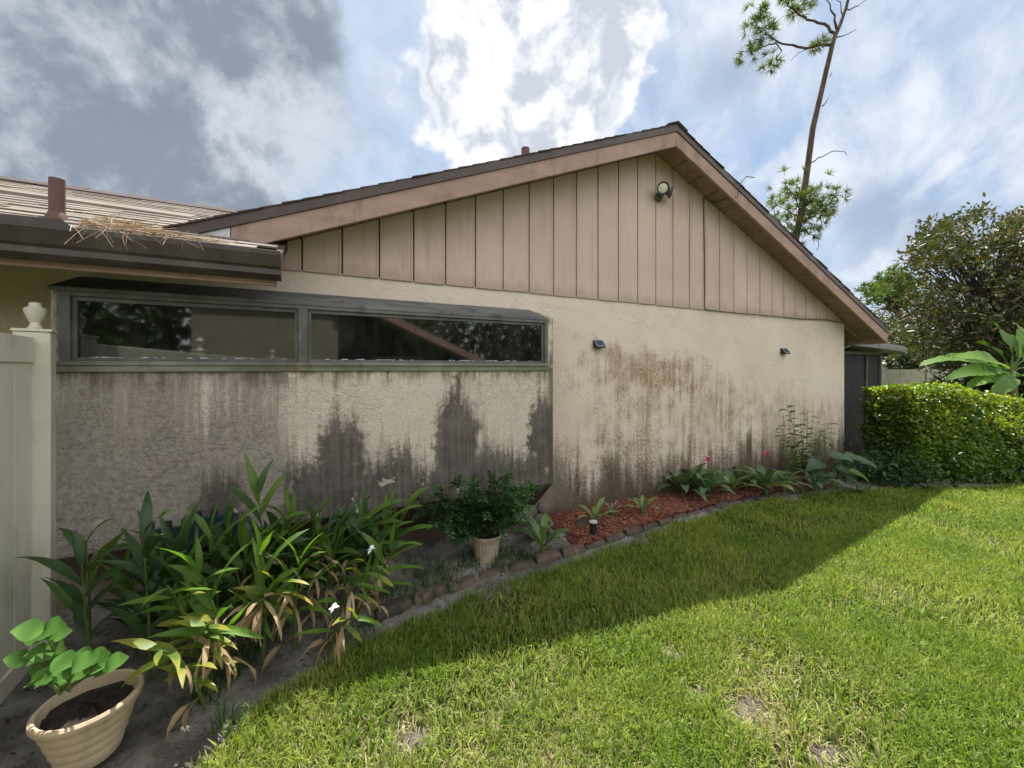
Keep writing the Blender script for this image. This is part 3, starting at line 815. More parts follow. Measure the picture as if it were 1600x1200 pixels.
def lawn():
    r = np.random.default_rng(3); out = []
    zones = [(1.35, 2.6, 17000), (2.6, 4.2, 10500), (4.2, 7., 5600), (7., 14., 2100)]
    for d0, d1, dens in zones:
        # depth range, spread across the field of view
        wmax = d1*1.55; area = (d1-d0)*2*wmax; n = int(dens*area)
        dep = r.uniform(d0, d1, n); lat = r.uniform(-wmax, wmax, n)
        k = np.abs(lat) < dep*1.40+.15; dep, lat = dep[k], lat[k]
        x = lat*C+dep*S; y = -lat*S+dep*C-D
        k = y < edge_y(x) + (fbm(x*7, y*7, 5)-.5)*.10; x, y, dep = x[k], y[k], dep[k]
        out.append(np.stack([x, y, dep], 1))
    A = np.concatenate(out); x, y, dep = A.T
    thin = fbm(x*1.7, y*1.7, 21); 
    keep = r.random(len(x)) < np.clip((thin-.28)*5, .25, 1)
    bare = np.zeros(len(x))
    for bx, by, br in BARE:
        dd = np.hypot(x-bx, (y-by)) + (fbm(x*9, y*9, 31)-.5)*br*1.3
        bare = np.maximum(bare, np.clip(1.5-dd/br, 0, 1))
    keep &= r.random(len(x)) > bare*.80
    x, y, dep, thin, bare = x[keep], y[keep], dep[keep], thin[keep], bare[keep]
    n = len(x)
    tuft = fbm(x*5, y*5, 41)
    h = (.020 + .040*tuft + r.uniform(0, .028, n))*(1-.45*bare)
    edge = np.clip(1-(edge_y(x)-y)/.25, 0, 1); h *= 1+.5*edge
    w_ = np.where(dep < 4.2, .0062, np.where(dep < 7, .0085, .014))
    g1, g2, g3, g4 = np.array([.165, .245, .036]), np.array([.28, .325, .07]), np.array([.38, .335, .19]), np.array([.08, .145, .024])
    t = fbm(x*2.4, y*2.4, 51); u = r.random(n)
    col = g1 + (g2-g1)*np.clip((t-.3)*2.5, 0, 1)[:, None]
    dk = r.random(n) < .22; col[dk] = g4
    left = np.clip((3.2-dep)/1.6, 0, 1)*np.clip(1.4-(x-1.2)*.75, 0, 1)
    pd = np.clip((fbm(x*1.3, y*1.3, 61)-.42)*3, 0, 1)*.62*np.clip(left+.30, 0, 1) + .09 + bare*.5
    dead = u < pd; col[dead] = g3*r.uniform(.75, 1.15, (dead.sum(), 1))
    col *= r.uniform(.75, 1.2, (n, 1))
    wide = r.random(n) < .035; w_ = np.where(wide, w_*2.1, w_); col[wide & ~dead] *= 1.15
    P = np.stack([x, y, gz(x)-.03], 1)
    lean = np.where(dead, 1.35, .95); h = np.where(dead, h*.7, h)
    V, T, Cc = blades(P, h+.03, w_, col, lean, 4)
    o = np_mesh('lawn_grass', V, T, M['grass'], Cc, kind='stuff')
    setp(o, 'sunlit green lawn grass with thin straw coloured patches', 'grass')
    print('blades', n)
lawn()
# sandy bare spots in the lawn
for i, (bx, by, br) in enumerate(BARE):
    n = 26; v = [(bx, by, -.012+float(gz(bx)))]
    for j in range(n):
        an = 2*math.pi*j/n; rr = br*1.0*(1+.3*math.sin(3*an+i)+.15*math.sin(7*an+2*i)); v.append((bx+rr*math.cos(an), by+rr*.9*math.sin(an), -.026+float(gz(bx+rr*math.cos(an)))))
    me = bpy.data.meshes.new('bare_sand'); me.from_pydata(v, [], [(0, 1+j, 1+(j+1) % n) for j in range(n)]); me.materials.append(M['bare'])
    o = bpy.data.objects.new('bare_sand', me); COL.objects.link(o); o['kind'] = 'structure'

# ------------------------------------------------------------------ edging pavers along the bed
M['paver'] = simple('edging_concrete', (.12, .09, .07), (.065, .053, .044), 7., .92, .5, 40., dirt=(.035, .034, .026))
M['paver_pink'] = simple('edging_pinkish', (.15, .105, .085), (.085, .062, .050), 7., .92, .5, 40., dirt=(.055, .045, .036))
edging = thing('garden_edging', 'curved row of worn concrete edging blocks between mulch bed and lawn', 'edging', (2.5, -1, 0))
def edge_line():
    px = [(585, 973), (650, 948), (720, 921), (790, 899), (860, 879), (920, 862), (985, 840), (1045, 820), (1110, 801), (1180, 788), (1250, 775), (1330, 765)]
    return [onZ(a, b2-6, .03) for a, b2 in px]
EL = edge_line(); acc = 0; pts = []
for a, b2 in zip(EL, EL[1:]):
    n = 40
    for i in range(n): pts.append(a.lerp(b2, i/n))
pts.append(EL[-1])
seg = .0; start = 0; L_BL = .27; k_ = 0
cum = [0]
for a, b2 in zip(pts, pts[1:]): cum.append(cum[-1]+(b2-a).length)
def pt_at(s_):
    i = min(max(np.searchsorted(cum, s_)-1, 0), len(pts)-2); t = (s_-cum[i])/max(cum[i+1]-cum[i], 1e-6)
    return pts[i].lerp(pts[i+1], t)
s_ = 0
while s_+L_BL < cum[-1]:
    a, b2 = pt_at(s_+.008), pt_at(s_+L_BL-.008); d = (b2-a).normalized(); nrm = Vector((-d.y, d.x, 0))   # towards the house
    sk = random.uniform(.02, .05); zt = .050+random.uniform(-.018, .014); wd_ = .125
    a0, b0 = a, b2; off = nrm*random.uniform(-.012, .012)
    p = [a0+off, b0+off, b0+off+nrm*wd_+d*sk, a0+off+nrm*wd_+d*sk]
    pr2 = [p[0]+nrm*.03+d*.012, p[1]+nrm*.03-d*.012, p[2]-nrm*.02-d*.012, p[3]-nrm*.02+d*.012]
    mb = MB().hexa([(q.x, q.y, -.06+float(gz(q.x))) for q in p] + [(q.x, q.y, float(gz(q.x))+zt-.025+random.uniform(-.004, .004)) for q in p])
    o1 = len(mb.v); mb.f.remove((4, 5, 6, 7)); mb.v += [(q.x, q.y, float(gz(q.x))+zt+random.uniform(-.005, .005)) for q in pr2]
    for i in range(4): j = (i+1) % 4; mb.f.append((4+i, 4+j, o1+j, o1+i))
    mb.f.append((o1, o1+1, o1+2, o1+3))
    mb.build('edging_block', M['paver_pink' if k_ in (1, 2, 5, 6) else 'paver'], edging, bevel=.014)
    s_ += L_BL; k_ += 1

# ------------------------------------------------------------------ red mulch
def mulch():
    r = np.random.default_rng(12)
    n = 19000; x = r.uniform(2.0, 7.2, n); t = r.random(n); e = edge_y(x)+.13; y = e+(.0-e)*t
    inn = x > 2.05+.25*fbm(y*5, x*3, 2)+np.where(y < -.75, .15, 0)
    inn &= (x < 6.5+.5*fbm(y*4, x, 8))
    x, y = x[inn], y[inn]; n = len(x)
    z = gz(x)+.055+(fbm(x*6, y*6, 3)-.5)*.05 + r.uniform(0, .03, n)
    an = r.uniform(0, np.pi, n); L = r.uniform(.015, .05, n); W = r.uniform(.003, .008, n)
    d = np.stack([np.cos(an), np.sin(an), r.uniform(-.45, .45, n)], 1); s = np.stack([-np.sin(an), np.cos(an), r.uniform(-.5, .5, n)], 1)
    P = np.stack([x, y, z], 1); a = d*(L/2)[:, None]; b2 = s*(W/2)[:, None]
    up = np.array([0, 0, .005])
    V = np.stack([P-a-b2, P-a+b2, P+a+b2, P+a-b2, P+up], 1).reshape(-1, 3); q = np.arange(n)*5
    T = np.concatenate([np.stack([q+i, q+(i+1) % 4, q+4], 1) for i in range(4)])
    base = np.array([[.30, .085, .045], [.20, .05, .028], [.38, .15, .085], [.11, .033, .022], [.26, .12, .075]])[r.integers(0, 5, n)]
    col = np.repeat(base*r.uniform(.7, 1.25, (n, 1)), 5, 0)
    m, k, b_ = mat('mulch_chip'); k.put(b_.inputs['Base Color'], k.new('ShaderNodeAttribute', attribute_name='tint').outputs['Color']); b_.inputs['Roughness'].default_value = .85
    o = np_mesh('mulch_chips', V, T, m, col, kind='stuff'); setp(o, 'red bark mulch spread along the foot of the stained wall', 'mulch')
    xs_ = np.linspace(2.15, 6.8, 60); a_ = []; b2_ = []
    for xx in xs_:
        e = float(edge_y(xx))+.14; a_.append((xx, e, .05+float(gz(xx)))); b2_.append((xx, .0, .075+float(gz(xx))))
    strip('mulch_bed', a_, b2_, M['mulch'])
mulch()

# ------------------------------------------------------------------ leaves and plants
def leaf_mesh(name, L, W, mat_, droop=.25, fold=.18, nseg=6, peak=.38, wav=.0, teeth=0., twist=0., curl=0., pw=.85):
    v = []; f = []; rr = random.Random(hash(name) % 1000)
    ang = 0; x = z = 0.; ds_ = L/nseg
    for i in range(nseg+1):
        t = i/nseg
        wdt = W*.5*(math.sin(math.pi*min(1, t**(math.log(.5)/math.log(peak))))**pw if 0 < t < 1 else (.10 if t == 0 else 0.02))
        if teeth: wdt *= 1 + teeth*((i % 2)*2-1)
        zz = wav*math.sin(t*9+rr.random())*W
        tw = twist*t
        cy, cz = math.cos(fold+tw), math.sin(fold+tw); cy2, cz2 = math.cos(fold-tw), math.sin(fold-tw)
        v += [(x, wdt*cy, z+wdt*cz+zz), (x, 0, z), (x, -wdt*cy2, z+wdt*cz2-zz)]
        ang -= (droop/nseg)*(.4+1.6*t) + curl*(t**3)
        x += ds_*math.cos(ang); z += ds_*math.sin(ang)
    for i in range(nseg):
        a = i*3
        f += [(a, a+1, a+4, a+3), (a+1, a+2, a+5, a+4)]
    me = bpy.data.meshes.new(name); me.from_pydata(v, [], f); me.materials.append(mat_); me.update()
    me.polygons.foreach_set('use_smooth', [True]*len(f))
    return me
def put_leaf(parent, me, pos, dirv, up=Vector((0, 0, 1)), sc=1., name='leaf', roll=0., label=None):
    d = Vector(dirv).normalized(); u = Vector(up); u = (u - d*u.dot(d))
    if u.length < .05: u = d.orthogonal()
    u.normalize(); s = u.cross(d)
    m = Matrix((d, s, u)).transposed().to_4x4()
    if roll: m = m @ Matrix.Rotation(roll, 4, 'X')
    o = bpy.data.objects.new(name, me); COL.objects.link(o); o.parent = parent
    o.matrix_local = Matrix.Translation(Vector(pos)-wloc(parent)) @ m @ Matrix.Scale(sc, 4)
    if label: o['label'] = label
    return o

G1 = leaf_mat('ginger_leaf', (.065, .14, .024), (.11, .19, .03), .38, .46, vein=14.)
GD = leaf_mat('ginger_leaf_dark', (.026, .066, .02), (.042, .09, .024), .26, .45, vein=14.)
GY = leaf_mat('ginger_leaf_yellowing', (.085, .165, .022), (.13, .205, .028), .38, .5, tip=((.30, .26, .045), (.24, .12, .04)), length=.30, vein=14.)
GB = leaf_mat('ginger_leaf_bright', (.085, .18, .022), (.12, .225, .03), .40, .46, vein=14.)
DRY = leaf_mat('dry_leaf', (.46, .36, .235), (.27, .175, .095), .2, .8, spec=.1)
def var(name, m, L, W, n=4, **kw):
    r = []
    for i in range(n):
        kk = dict(droop=random.uniform(.15, 1.2), fold=random.uniform(.1, .5), twist=random.uniform(-.7, .7), wav=random.uniform(.03, .14), peak=random.uniform(.33, .48)); kk.update({a: b2 for a, b2 in kw.items() if b2 is not None})
        if kw.get('twist', 0) is None: kk['twist'] = random.uniform(-2.2, 2.2); kk['droop'] = random.uniform(.8, 2.2)
        r.append(leaf_mesh(f'{name}_{i}', L*random.uniform(.85, 1.15), W*random.uniform(.9, 1.1), m, **kk))
    return r
LG, LGD, LGY, LGB = var('ginger_leaf', G1, .33, .052, 7), var('ginger_leaf_dark', GD, .33, .056, 7), var('ginger_leaf_yellow', GY, .26, .050, 7), var('ginger_leaf_bright', GB, .29, .050, 6)
LDRY = var('dry_leaf', DRY, .26, .030, 7, curl=.30, wav=.35, droop=None, twist=None, fold=.6)

# px of the stalk foot and of its top, depth at the foot and top, kind, leaf pairs
canes = [
 # (foot px,py), (top px,py), depth foot, depth top, kind, n leaves, label
 ((235, 960), (222, 830), 2.05, 1.95, 'd', 10, 'tall dark ginger stalk beside the white fence post'),
 ((150, 975), (128, 880), 2.05, 2.0, 'd', 9, 'short dark ginger stalk behind the ridged clay coloured pot'),
 ((140, 905), (133, 845), 2.2, 2.15, 'g', 6, 'small green ginger shoot against the bay beside the fence post'),
 ((285, 930), (246, 862), 2.15, 2.0, 'd', 8, 'dark leafy ginger stalk under the end of the green plastic border'),
 ((310, 955), (288, 850), 2.2, 2.1, 'g', 9, 'green ginger stalk before the left half of the green plastic border'),
 ((340, 950), (330, 838), 2.25, 2.15, 'g', 9, 'upright ginger stalk before the right half of the green plastic border'),
 ((395, 940), (352, 815), 2.35, 2.25, 'g', 9, 'ginger stalk just right of the green plastic border'),
 ((430, 935), (402, 765), 2.45, 2.35, 'g', 10, 'tallest ginger stalk with broad blades rising over the pale wall'),
 ((455, 930), (455, 800), 2.5, 2.45, 'g', 9, 'ginger stalk right of the tallest one in the clump'),
 ((480, 925), (490, 815), 2.6, 2.5, 'g', 9, 'ginger stalk with folded young tip in the middle of the clump'),
 ((500, 930), (533, 825), 2.6, 2.5, 'g', 9, 'ginger stalk leaning right before the dark stained patch'),
 ((530, 930), (572, 800), 2.75, 2.65, 'g', 9, 'ginger stalk with narrow upright blades before the dark stain'),
 ((560, 940), (612, 800), 2.75, 2.7, 'b', 9, 'ginger stalk with bright lime tip near the right end of the clump'),
 ((590, 900), (635, 790), 2.9, 2.85, 'g', 8, 'broad bladed ginger stalk at the right end next to the potted bush'),
 ((555, 935), (622, 850), 2.6, 2.5, 'b', 8, 'low ginger stalk bent right carrying a white flower'),
 ((410, 960), (405, 865), 2.2, 2.1, 'b', 8, 'ginger stalk with upright yellow green blades over the dry leaves'),
 ((460, 950), (470, 870), 2.3, 2.2, 'b', 8, 'ginger stalk with lime blades above hanging straw leaves'),
 ((325, 940), (262, 915), 2.0, 1.85, 'y', 11, 'drooping ginger stalk with yellow edged leaves left of the dry heap'),
 ((330, 920), (325, 975), 2.05, 1.85, 'y', 13, 'ginger stalk hanging forward with many stacked yellow leaves'),
 ((360, 900), (308, 892), 2.05, 1.95, 'b', 9, 'ginger stalk with small fresh green leaves above the yellow stack'),
 ((320, 985), (245, 1015), 1.9, 1.72, 'y', 10, 'ginger stalk lying over the rim of the ridged pot'),
 ((510, 950), (560, 968), 2.3, 2.15, 'y', 5, 'fallen ginger stalk with yellow tipped leaves at the lawn edge'),
 ((520, 905), (590, 880), 2.5, 2.35, 'y', 8, 'yellowing ginger stalk lying across the right of the clump'),
 ((380, 955), (440, 905), 2.3, 2.1, 'y', 8, 'yellowing ginger stalk bent over in the middle of the clump'),
 ((270, 985), (300, 915), 2.1, 2.0, 'g', 9, 'green ginger stalk rising behind the yellow stack'),
 ((440, 890), (440, 835), 2.5, 2.45, 'g', 9, 'short green ginger stalk deep in the clump'),
 ((370, 900), (385, 850), 2.4, 2.3, 'g', 8, 'short green ginger stalk behind the lime blades'),
 ((520, 890), (515, 850), 2.6, 2.55, 'g', 8, 'short green ginger stalk low before the bay'),
]
ORD = 'first second third fourth fifth sixth seventh eighth ninth tenth eleventh twelfth thirteenth fourteenth fifteenth sixteenth seventeenth eighteenth nineteenth twentieth'.split()
for j in range(20):
    fx = 215+j*20+random.uniform(-10, 10); dd = 2.22+j*.03+random.uniform(-.05, .1)
    canes.append(((fx, 900), (fx+random.uniform(-15, 25), (880 if j < 8 else 866)-j*1.5+random.uniform(-22, 14)), dd, dd-.06, 'd' if j % 3 else 'g', 11, 'dark ginger stalk half hidden in the back row of the clump, %s from the fence' % ORD[j]))
for i, (fp, tp, d0, d1, kind, nl, lab) in enumerate(canes):
    foot = at(*fp, d0); foot.z = max(.04, min(foot.z, .06)); 
    g0 = onZ(fp[0], max(fp[1], 640), .05)
    foot = Vector((at(*fp, d0).x, at(*fp, d0).y, .045)); tip = at(*tp, d1)
    th = thing('ginger_plant', lab, 'plant', foot, 'ginger plants crowded before the window bay')
    low = tip.z < .35 or kind == 'y'
    midp = foot.lerp(tip, .5) + Vector((random.uniform(-.04, .04), random.uniform(-.03, .03), .12 if low else .05))
    cv = []
    for j in range(9):
        t = j/8; cv.append(foot*(1-t)**2 + midp*2*t*(1-t) + tip*t*t)
    MB().tube(cv, [.008-.0045*j/8 for j in range(9)], 6).build('stem', M['stem'], th, smooth=True)
    head = (tip-foot).normalized(); az = random.uniform(-.5, .5)
    side = Vector((C*math.cos(az), -S*math.cos(az), math.sin(az)*.2)); side = (side-head*side.dot(head)).normalized()
    for j in range(nl):
        t = .22+.78*(j+.5)/nl; q = t*8; i0 = min(int(q), 7); p = cv[i0].lerp(cv[i0+1], q-i0)
        sd = side*(1 if j % 2 else -1)
        opening = (1.0 - .72*(t**2))*random.uniform(.55, 1.1)
        d = (sd*opening + head*(.75+.6*t) + Vector((random.uniform(-.3, .5), random.uniform(-.4, .2), random.uniform(-.2, .3)))).normalized()
        if kind == 'y': d = (sd*.9 + head*.55 + Vector((random.uniform(-.45, .45), random.uniform(-.6, .1), random.uniform(-.55, .25)))).normalized()
        pool = {'g': LG, 'd': LGD, 'y': LGY, 'b': LGB}[kind]
        if kind == 'g' and random.random() < .14: pool = LGB
        if kind == 'g' and random.random() < .35: pool = LGD
        if kind == 'b' and random.random() < .35: pool = LG
        if kind == 'y' and random.random() < .3: pool = LGB
        put_leaf(th, random.choice(pool), p, d, Vector((random.uniform(-.3, .3), random.uniform(-.6, 0), 1)), random.uniform(.72, 1.05)*(1. if t < .9 else .75)*(.84 if kind == 'y' else 1.02))
    if kind in 'yb' or i in (9, 10, 15, 16, 8, 7, 11, 12):
        for j in range(3 if kind == 'y' and i < 21 else 6):
            t = random.uniform(.1, .6); q = t*8; i0 = int(q); p = cv[i0].lerp(cv[i0+1], q-i0)
            a = random.uniform(0, 6.28)
            put_leaf(th, random.choice(LDRY), p+Vector((0, -.03, .02)), (math.cos(a)*.6, -.5+math.sin(a)*.4, random.uniform(-.5, .3)), sc=random.uniform(.7, 1.1), name='dry_leaf', label='withered straw coloured leaf hanging from the stalk')
# more dry leaves at the front of the clump
for j, (px, py, dp) in enumerate([(400, 965, 2.02), (432, 955, 2.1), (470, 960, 2.1), (497, 940, 2.15), (520, 945, 2.15), (560, 925, 2.25), (576, 930, 2.25), (350, 965, 1.95), (455, 940, 2.1), (485, 950, 2.1)]):
    pass

# white ginger flowers, part of no single stalk that can be made out: petals on short stalks
M['petal'] = simple('white_petal', (.78, .80, .82), (.7, .72, .75), 20., .5)
def flower(pos, label):
    th = thing('ginger_flower', label, 'flower', pos, None)
    me = leaf_mesh('petal_white', .036, .026, M['petal'], .5, .15, 4)
    MB().tube([pos+Vector((-.01, .02, -.08)), pos], .003, 5).build('stalk', M['stem'], th)
    for a in (0, 1.3, 2.6, 4.0): put_leaf(th, me, pos, (math.cos(a), math.sin(a)*.6, .5*math.sin(a+.6)), sc=random.uniform(.7, 1.), name='petal')
flower(at(580, 858, 2.38), 'white flower over the right end of the ginger clump')
flower(at(521, 950, 2.08), 'white flower hanging low among the straw leaves')

# ---- potted thick-leaved plant, bottom left
pc = at(140, 1195, 1.67); pc.z = .055; KP = .74
pot = thing('ridged_pot', 'large round sand coloured ridged pot on grey soil at the fence', 'pot', pc)
Hp, Rp = .30, .205
prof = [(.125, 0), (.135, .012)]
for i in range(4):
    z0 = .03+i*.054; r0 = .138+.0175*i
    prof += [(r0, z0), (r0+.005, z0+.008), (r0+.011, z0+.044), (r0+.008, z0+.051)]
prof += [(.198, .252), (.222, .258), (.230, .272), (.228, .288), (.216, .298), (.203, .295), (.197, .275), (.19, .20)]
prof = [(a*KP, b2*.80) for a, b2 in prof]
mb = MB().lathe(prof, pc, 56); mb.f.pop(); mb.build('pot_body', M['terracotta'], pot, smooth=True)
v = []; 
so_ = MB().lathe([(.0001, .262*.8), (.05*KP, .258*.8), (.12*KP, .25*.8), (.192*KP, .235*.8)], pc, 40)
so_.v = [(a+random.uniform(-.004, .004), b2+random.uniform(-.004, .004), c2+random.uniform(-.012, .012)) for a, b2, c2 in so_.v]
so_.f.pop(); so_.build('soil', M['soil'], pot, smooth=True)
OR = leaf_mat('oregano_leaf', (.06, .15, .028), (.095, .205, .04), .32, .6, spec=.2, vein=34.)
orl = [leaf_mesh(f'oregano_leaf_{i}', .095*s2, .082*s2, OR, .7, .14, 18, .42, .06, .05) for i, s2 in enumerate((1, .85, 1.1))]
opl = thing('fleshy_herb', 'bright green herb with rounded scalloped leaves in the ridged pot', 'plant', pc+Vector((0, 0, .25)))
stems = [((95, 1068), (72, 985)), ((95, 1068), (92, 1070)), ((105, 1060), (140, 1022)), ((98, 1075), (40, 1015))]
d_ = 1.63
b0 = at(100, 1078, d_)
def ost(a, b2, nodes, dd):
    pa, pb = at(*a, dd), at(*b2, dd-.03); md = pa.lerp(pb, .5)+Vector((.01, 0, .02))
    cv = [pa*(1-t)**2+md*2*t*(1-t)+pb*t*t for t in (0, .25, .5, .75, 1)]
    MB().tube(cv, [.006, .0055, .005, .004, .003], 6).build('stem', M['stem'], opl, smooth=True)
    for (t, sz, rot) in nodes:
        p = pa*(1-t)**2+md*2*t*(1-t)+pb*t*t
        for s2 in (0, math.pi):
            a_ = rot+s2+random.uniform(-.3, .3)
            dv = Vector((C*math.cos(a_)+S*math.sin(a_)*.7, -S*math.cos(a_)-C*.7*abs(math.sin(a_)) , .42+.2*random.random()))
            put_leaf(opl, random.choice(orl), p, dv, Vector((S*-.9+random.uniform(-.3, .3), -C*.9, .9)), sz)
ost((103, 1078), (68, 985), [(.25, .75, .2), (.6, .85, 1.4), (.85, .9, .2), (1., 1.0, 0.9)], 1.63)
ost((103, 1078), (140, 1030), [(.5, .65, .4), (.95, .85, 1.3), (1., .75, .2)], 1.62)
ost((108, 1080), (112, 1040), [(.5, .7, .9), (1., .85, .1)], 1.56)
ost((95, 1085), (60, 1065), [(1., .7, 1.3)], 1.57)
ost((106, 1078), (165, 1042), [(.7, .6, .9), (1., .8, .3)], 1.6)
ost((98, 1080), (85, 1058), [(.6, .6, .2), (1., .75, 1.0)], 1.58)
ost((100, 1078), (45, 1030), [(.6, .75, .3), (1., .8, 1.2)], 1.64)

# ---- fluted pot with a bushy plant
fc = onZ(760, 882); fc.z = .03
fp = thing('fluted_pot', 'beige fluted plastic pot under the leafy bush by the bay', 'pot', fc)
mb = MB().lathe([(.092, 0), (.115, .20), (.116, .205), (.13, .207), (.135, .235), (.128, .24), (.12, .22), (.11, .17)], fc, 48, 2, -.035); mb.f.pop()
mb.build('pot_body', M['potgrey'], fp)
so_ = MB().lathe([(.0001, .225), (.118, .215)], fc, 24); so_.f.pop(); so_.build('soil', M['soil'], fp)


def leaf_cloud(P, Dv, N, L, W, col, fold=.25):
    """4-point folded leaves: P base, Dv unit direction, N unit normal"""
    s = np.cross(N, Dv); L = L[:, None]; W = W[:, None]
    a = P; t = P+Dv*L - N*L*.10; m_ = P+Dv*L*.45
    l = m_+s*W*.5+N*W*fold; r = m_-s*W*.5+N*W*fold
    V = np.stack([a, r, t, l], 1).reshape(-1, 3); q = np.arange(len(P))*4
    T = np.concatenate([np.stack([q, q+1, q+2], 1), np.stack([q, q+2, q+3], 1)])
    return V, T, np.repeat(col, 4, 0)
def unit(a): return a/np.maximum(np.linalg.norm(a, axis=1, keepdims=True), 1e-9)
def rand_unit(n, r): return unit(r.normal(size=(n, 3)))

FOL = leaf_mat('foliage', None, None, .3, .4, attr=True, spec=.4)
FOLG = leaf_mat('foliage_glossy', None, None, .38, .3, attr=True, spec=.6)
bush = thing('potted_bush', 'bushy dark green plant with fine leaves growing in the fluted pot', 'plant', fc+Vector((0, 0, .22)))
r_ = np.random.default_rng(5)
stm = MB(); tips = []
bc = fc+Vector((0, 0, .2))
spots = [(668, 800), (690, 775), (715, 760), (740, 762), (770, 755), (795, 745), (815, 772), (832, 765), (700, 820), (735, 810), (770, 800), (800, 800), (690, 790), (660, 785), (755, 780), (720, 840), (780, 830), (805, 820), (745, 835), (790, 770), (820, 790), (678, 815), (730, 785), (765, 822), (712, 800), (784, 790)]
Ps, Ds, Ns, Cs, Ls = [], [], [], [], []
for i, (px, py) in enumerate(spots):
    tp = at(px, py, 3.35+random.uniform(-.22, .18)); md = bc.lerp(tp, .55)+Vector((0, 0, .07))
    cv = [bc*(1-t)**2+md*2*t*(1-t)+tp*t*t for t in np.linspace(0, 1, 7)]
    stm.tube(cv, [.006-.0008*j for j in range(7)], 5)
    for j in range(19):
        t = random.uniform(.35, 1.08); p = bc*(1-t)**2+md*2*t*(1-t)+tp*t*t
        ad = Vector(rand_unit(1, r_)[0])*1.0+(tp-bc).normalized()*.5; ad.normalize()
        # pinnate sprig of small leaflets
        nl = 7
        for q in range(nl):
            pp = p+ad*(.014*q)
            sd = ad.cross(Vector((0, 0, 1))); sd = sd.normalized() if sd.length > .1 else Vector((1, 0, 0))
            dv = (sd*(1 if q % 2 else -1)*.9+ad*.6+Vector((0, 0, random.uniform(-.2, .3)))).normalized()
            Ps.append(pp); Ds.append(dv); nn = dv.cross(ad).normalized(); nn = nn if nn.z > 0 else -nn; Ns.append(nn); Ls.append(random.uniform(.032, .058))
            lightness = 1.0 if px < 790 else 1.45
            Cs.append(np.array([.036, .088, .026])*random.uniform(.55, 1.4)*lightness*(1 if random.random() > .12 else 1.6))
stm.build('stem', M['bark2'], bush)
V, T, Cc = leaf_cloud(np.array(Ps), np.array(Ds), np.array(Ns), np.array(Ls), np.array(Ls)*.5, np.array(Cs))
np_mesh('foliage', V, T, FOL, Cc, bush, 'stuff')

# ---- bromeliads and other bed plants
BRM = leaf_mat('bromeliad_leaf', (.075, .135, .060), (.125, .20, .085), .22, .4, spec=.45)
BRL = leaf_mat('bromeliad_light', (.16, .25, .085), (.20, .30, .11), .28, .4)
BRS = leaf_mat('bromeliad_silver', (.20, .235, .185), (.26, .30, .24), .15, .5)
brm = [leaf_mesh(f'strap_leaf_{i}', .34, .078, m_, dr, .35, 7, .62, .02) for i, (m_, dr) in enumerate(((BRM, 1.1), (BRM, .75), (BRM, 1.4)))]
brl = [leaf_mesh(f'strap_leaf_light_{i}', .34, .076, BRL, dr, .35, 7, .62, .02) for i, dr in enumerate((1.0, .7))]
brs = [leaf_mesh(f'strap_leaf_silver_{i}', .34, .05, BRS, dr, .35, 7, .5, .02) for i, dr in enumerate((.5, .8))]
M['pink'] = leaf_mat('pink_bract', (.48, .055, .13), (.6, .10, .20), .3, .5)
pkm = leaf_mesh('bract_pink', .07, .018, M['pink'], .5, .2, 4)
def bromeliad(px, py, size, n, pool, lab, flower=False, group='bromeliads along the stained wall', z=.07):
    c = onZ(px, py, z)
    th = thing('bromeliad', lab, 'plant', c, group)
    MB().lathe([(.022, -.03), (.028, .03), (.02, .06)], c, 8).build('stem', M['stem'], th)
    off = random.uniform(0, 6)
    for j in range(n):
        a = off+j*2.4; el = .72+.68*(j/n)
        d = Vector((math.cos(a)*math.cos(el), math.sin(a)*math.cos(el), math.sin(el)))
        put_leaf(th, random.choice(pool), c+Vector((0, 0, .02))+d*.02, d, sc=size*1.32*random.uniform(.8, 1.1))
    if flower:
        top = c+Vector((0, -.02, .34*size+.12))
        MB().tube([c, top], .006, 6).build('flower_stalk', M['stem'], th)
        for j in range(14):
            a = j*2.4; el = -.1+1.2*j/14
            put_leaf(th, pkm, top, (math.cos(a)*math.cos(el), math.sin(a)*math.cos(el), math.sin(el)), name='bract', sc=random.uniform(1.1, 1.6))
bromeliad(1066, 776, 1.15, 15, brm, 'broad dark bromeliad leftmost in the row against the wall', z=.07)
bromeliad(1104, 778, 1.05, 14, brm, 'dark bromeliad bearing the lower pink flower', True)
bromeliad(1142, 772, .85, 12, brm+brl, 'lighter bromeliad right of the lower pink flower')
bromeliad(1165, 766, .9, 11, brm, 'narrow bromeliad behind the pale green one')
bromeliad(1196, 771, 1.2, 15, brm+brl[:1], 'large pale green bromeliad bearing the higher pink flower', True)
bromeliad(1085, 768, 1.0, 14, brm, 'dark bromeliad at the wall between the leftmost and the pink flowered ones')
bromeliad(1225, 766, .8, 12, brm, 'dark bromeliad right of the large pale one')
bromeliad(1274, 764, .9, 10, brm, 'small bromeliad before the tall feathery shrub')
bromeliad(848, 862, .80, 10, brl+brm[:1], 'pale spotted bromeliad with a dry yellow leaf at the end of the mulch', z=.05)
bromeliad(930, 820, .60, 8, brl, 'small lime bromeliad growing above the black path light', z=.06)
bromeliad(957, 806, .40, 9, brs, 'tiny silver striped bromeliad right of the black path light')
bromeliad(1003, 803, .55, 9, brl, 'small bright sprout alone in the middle of the mulch')

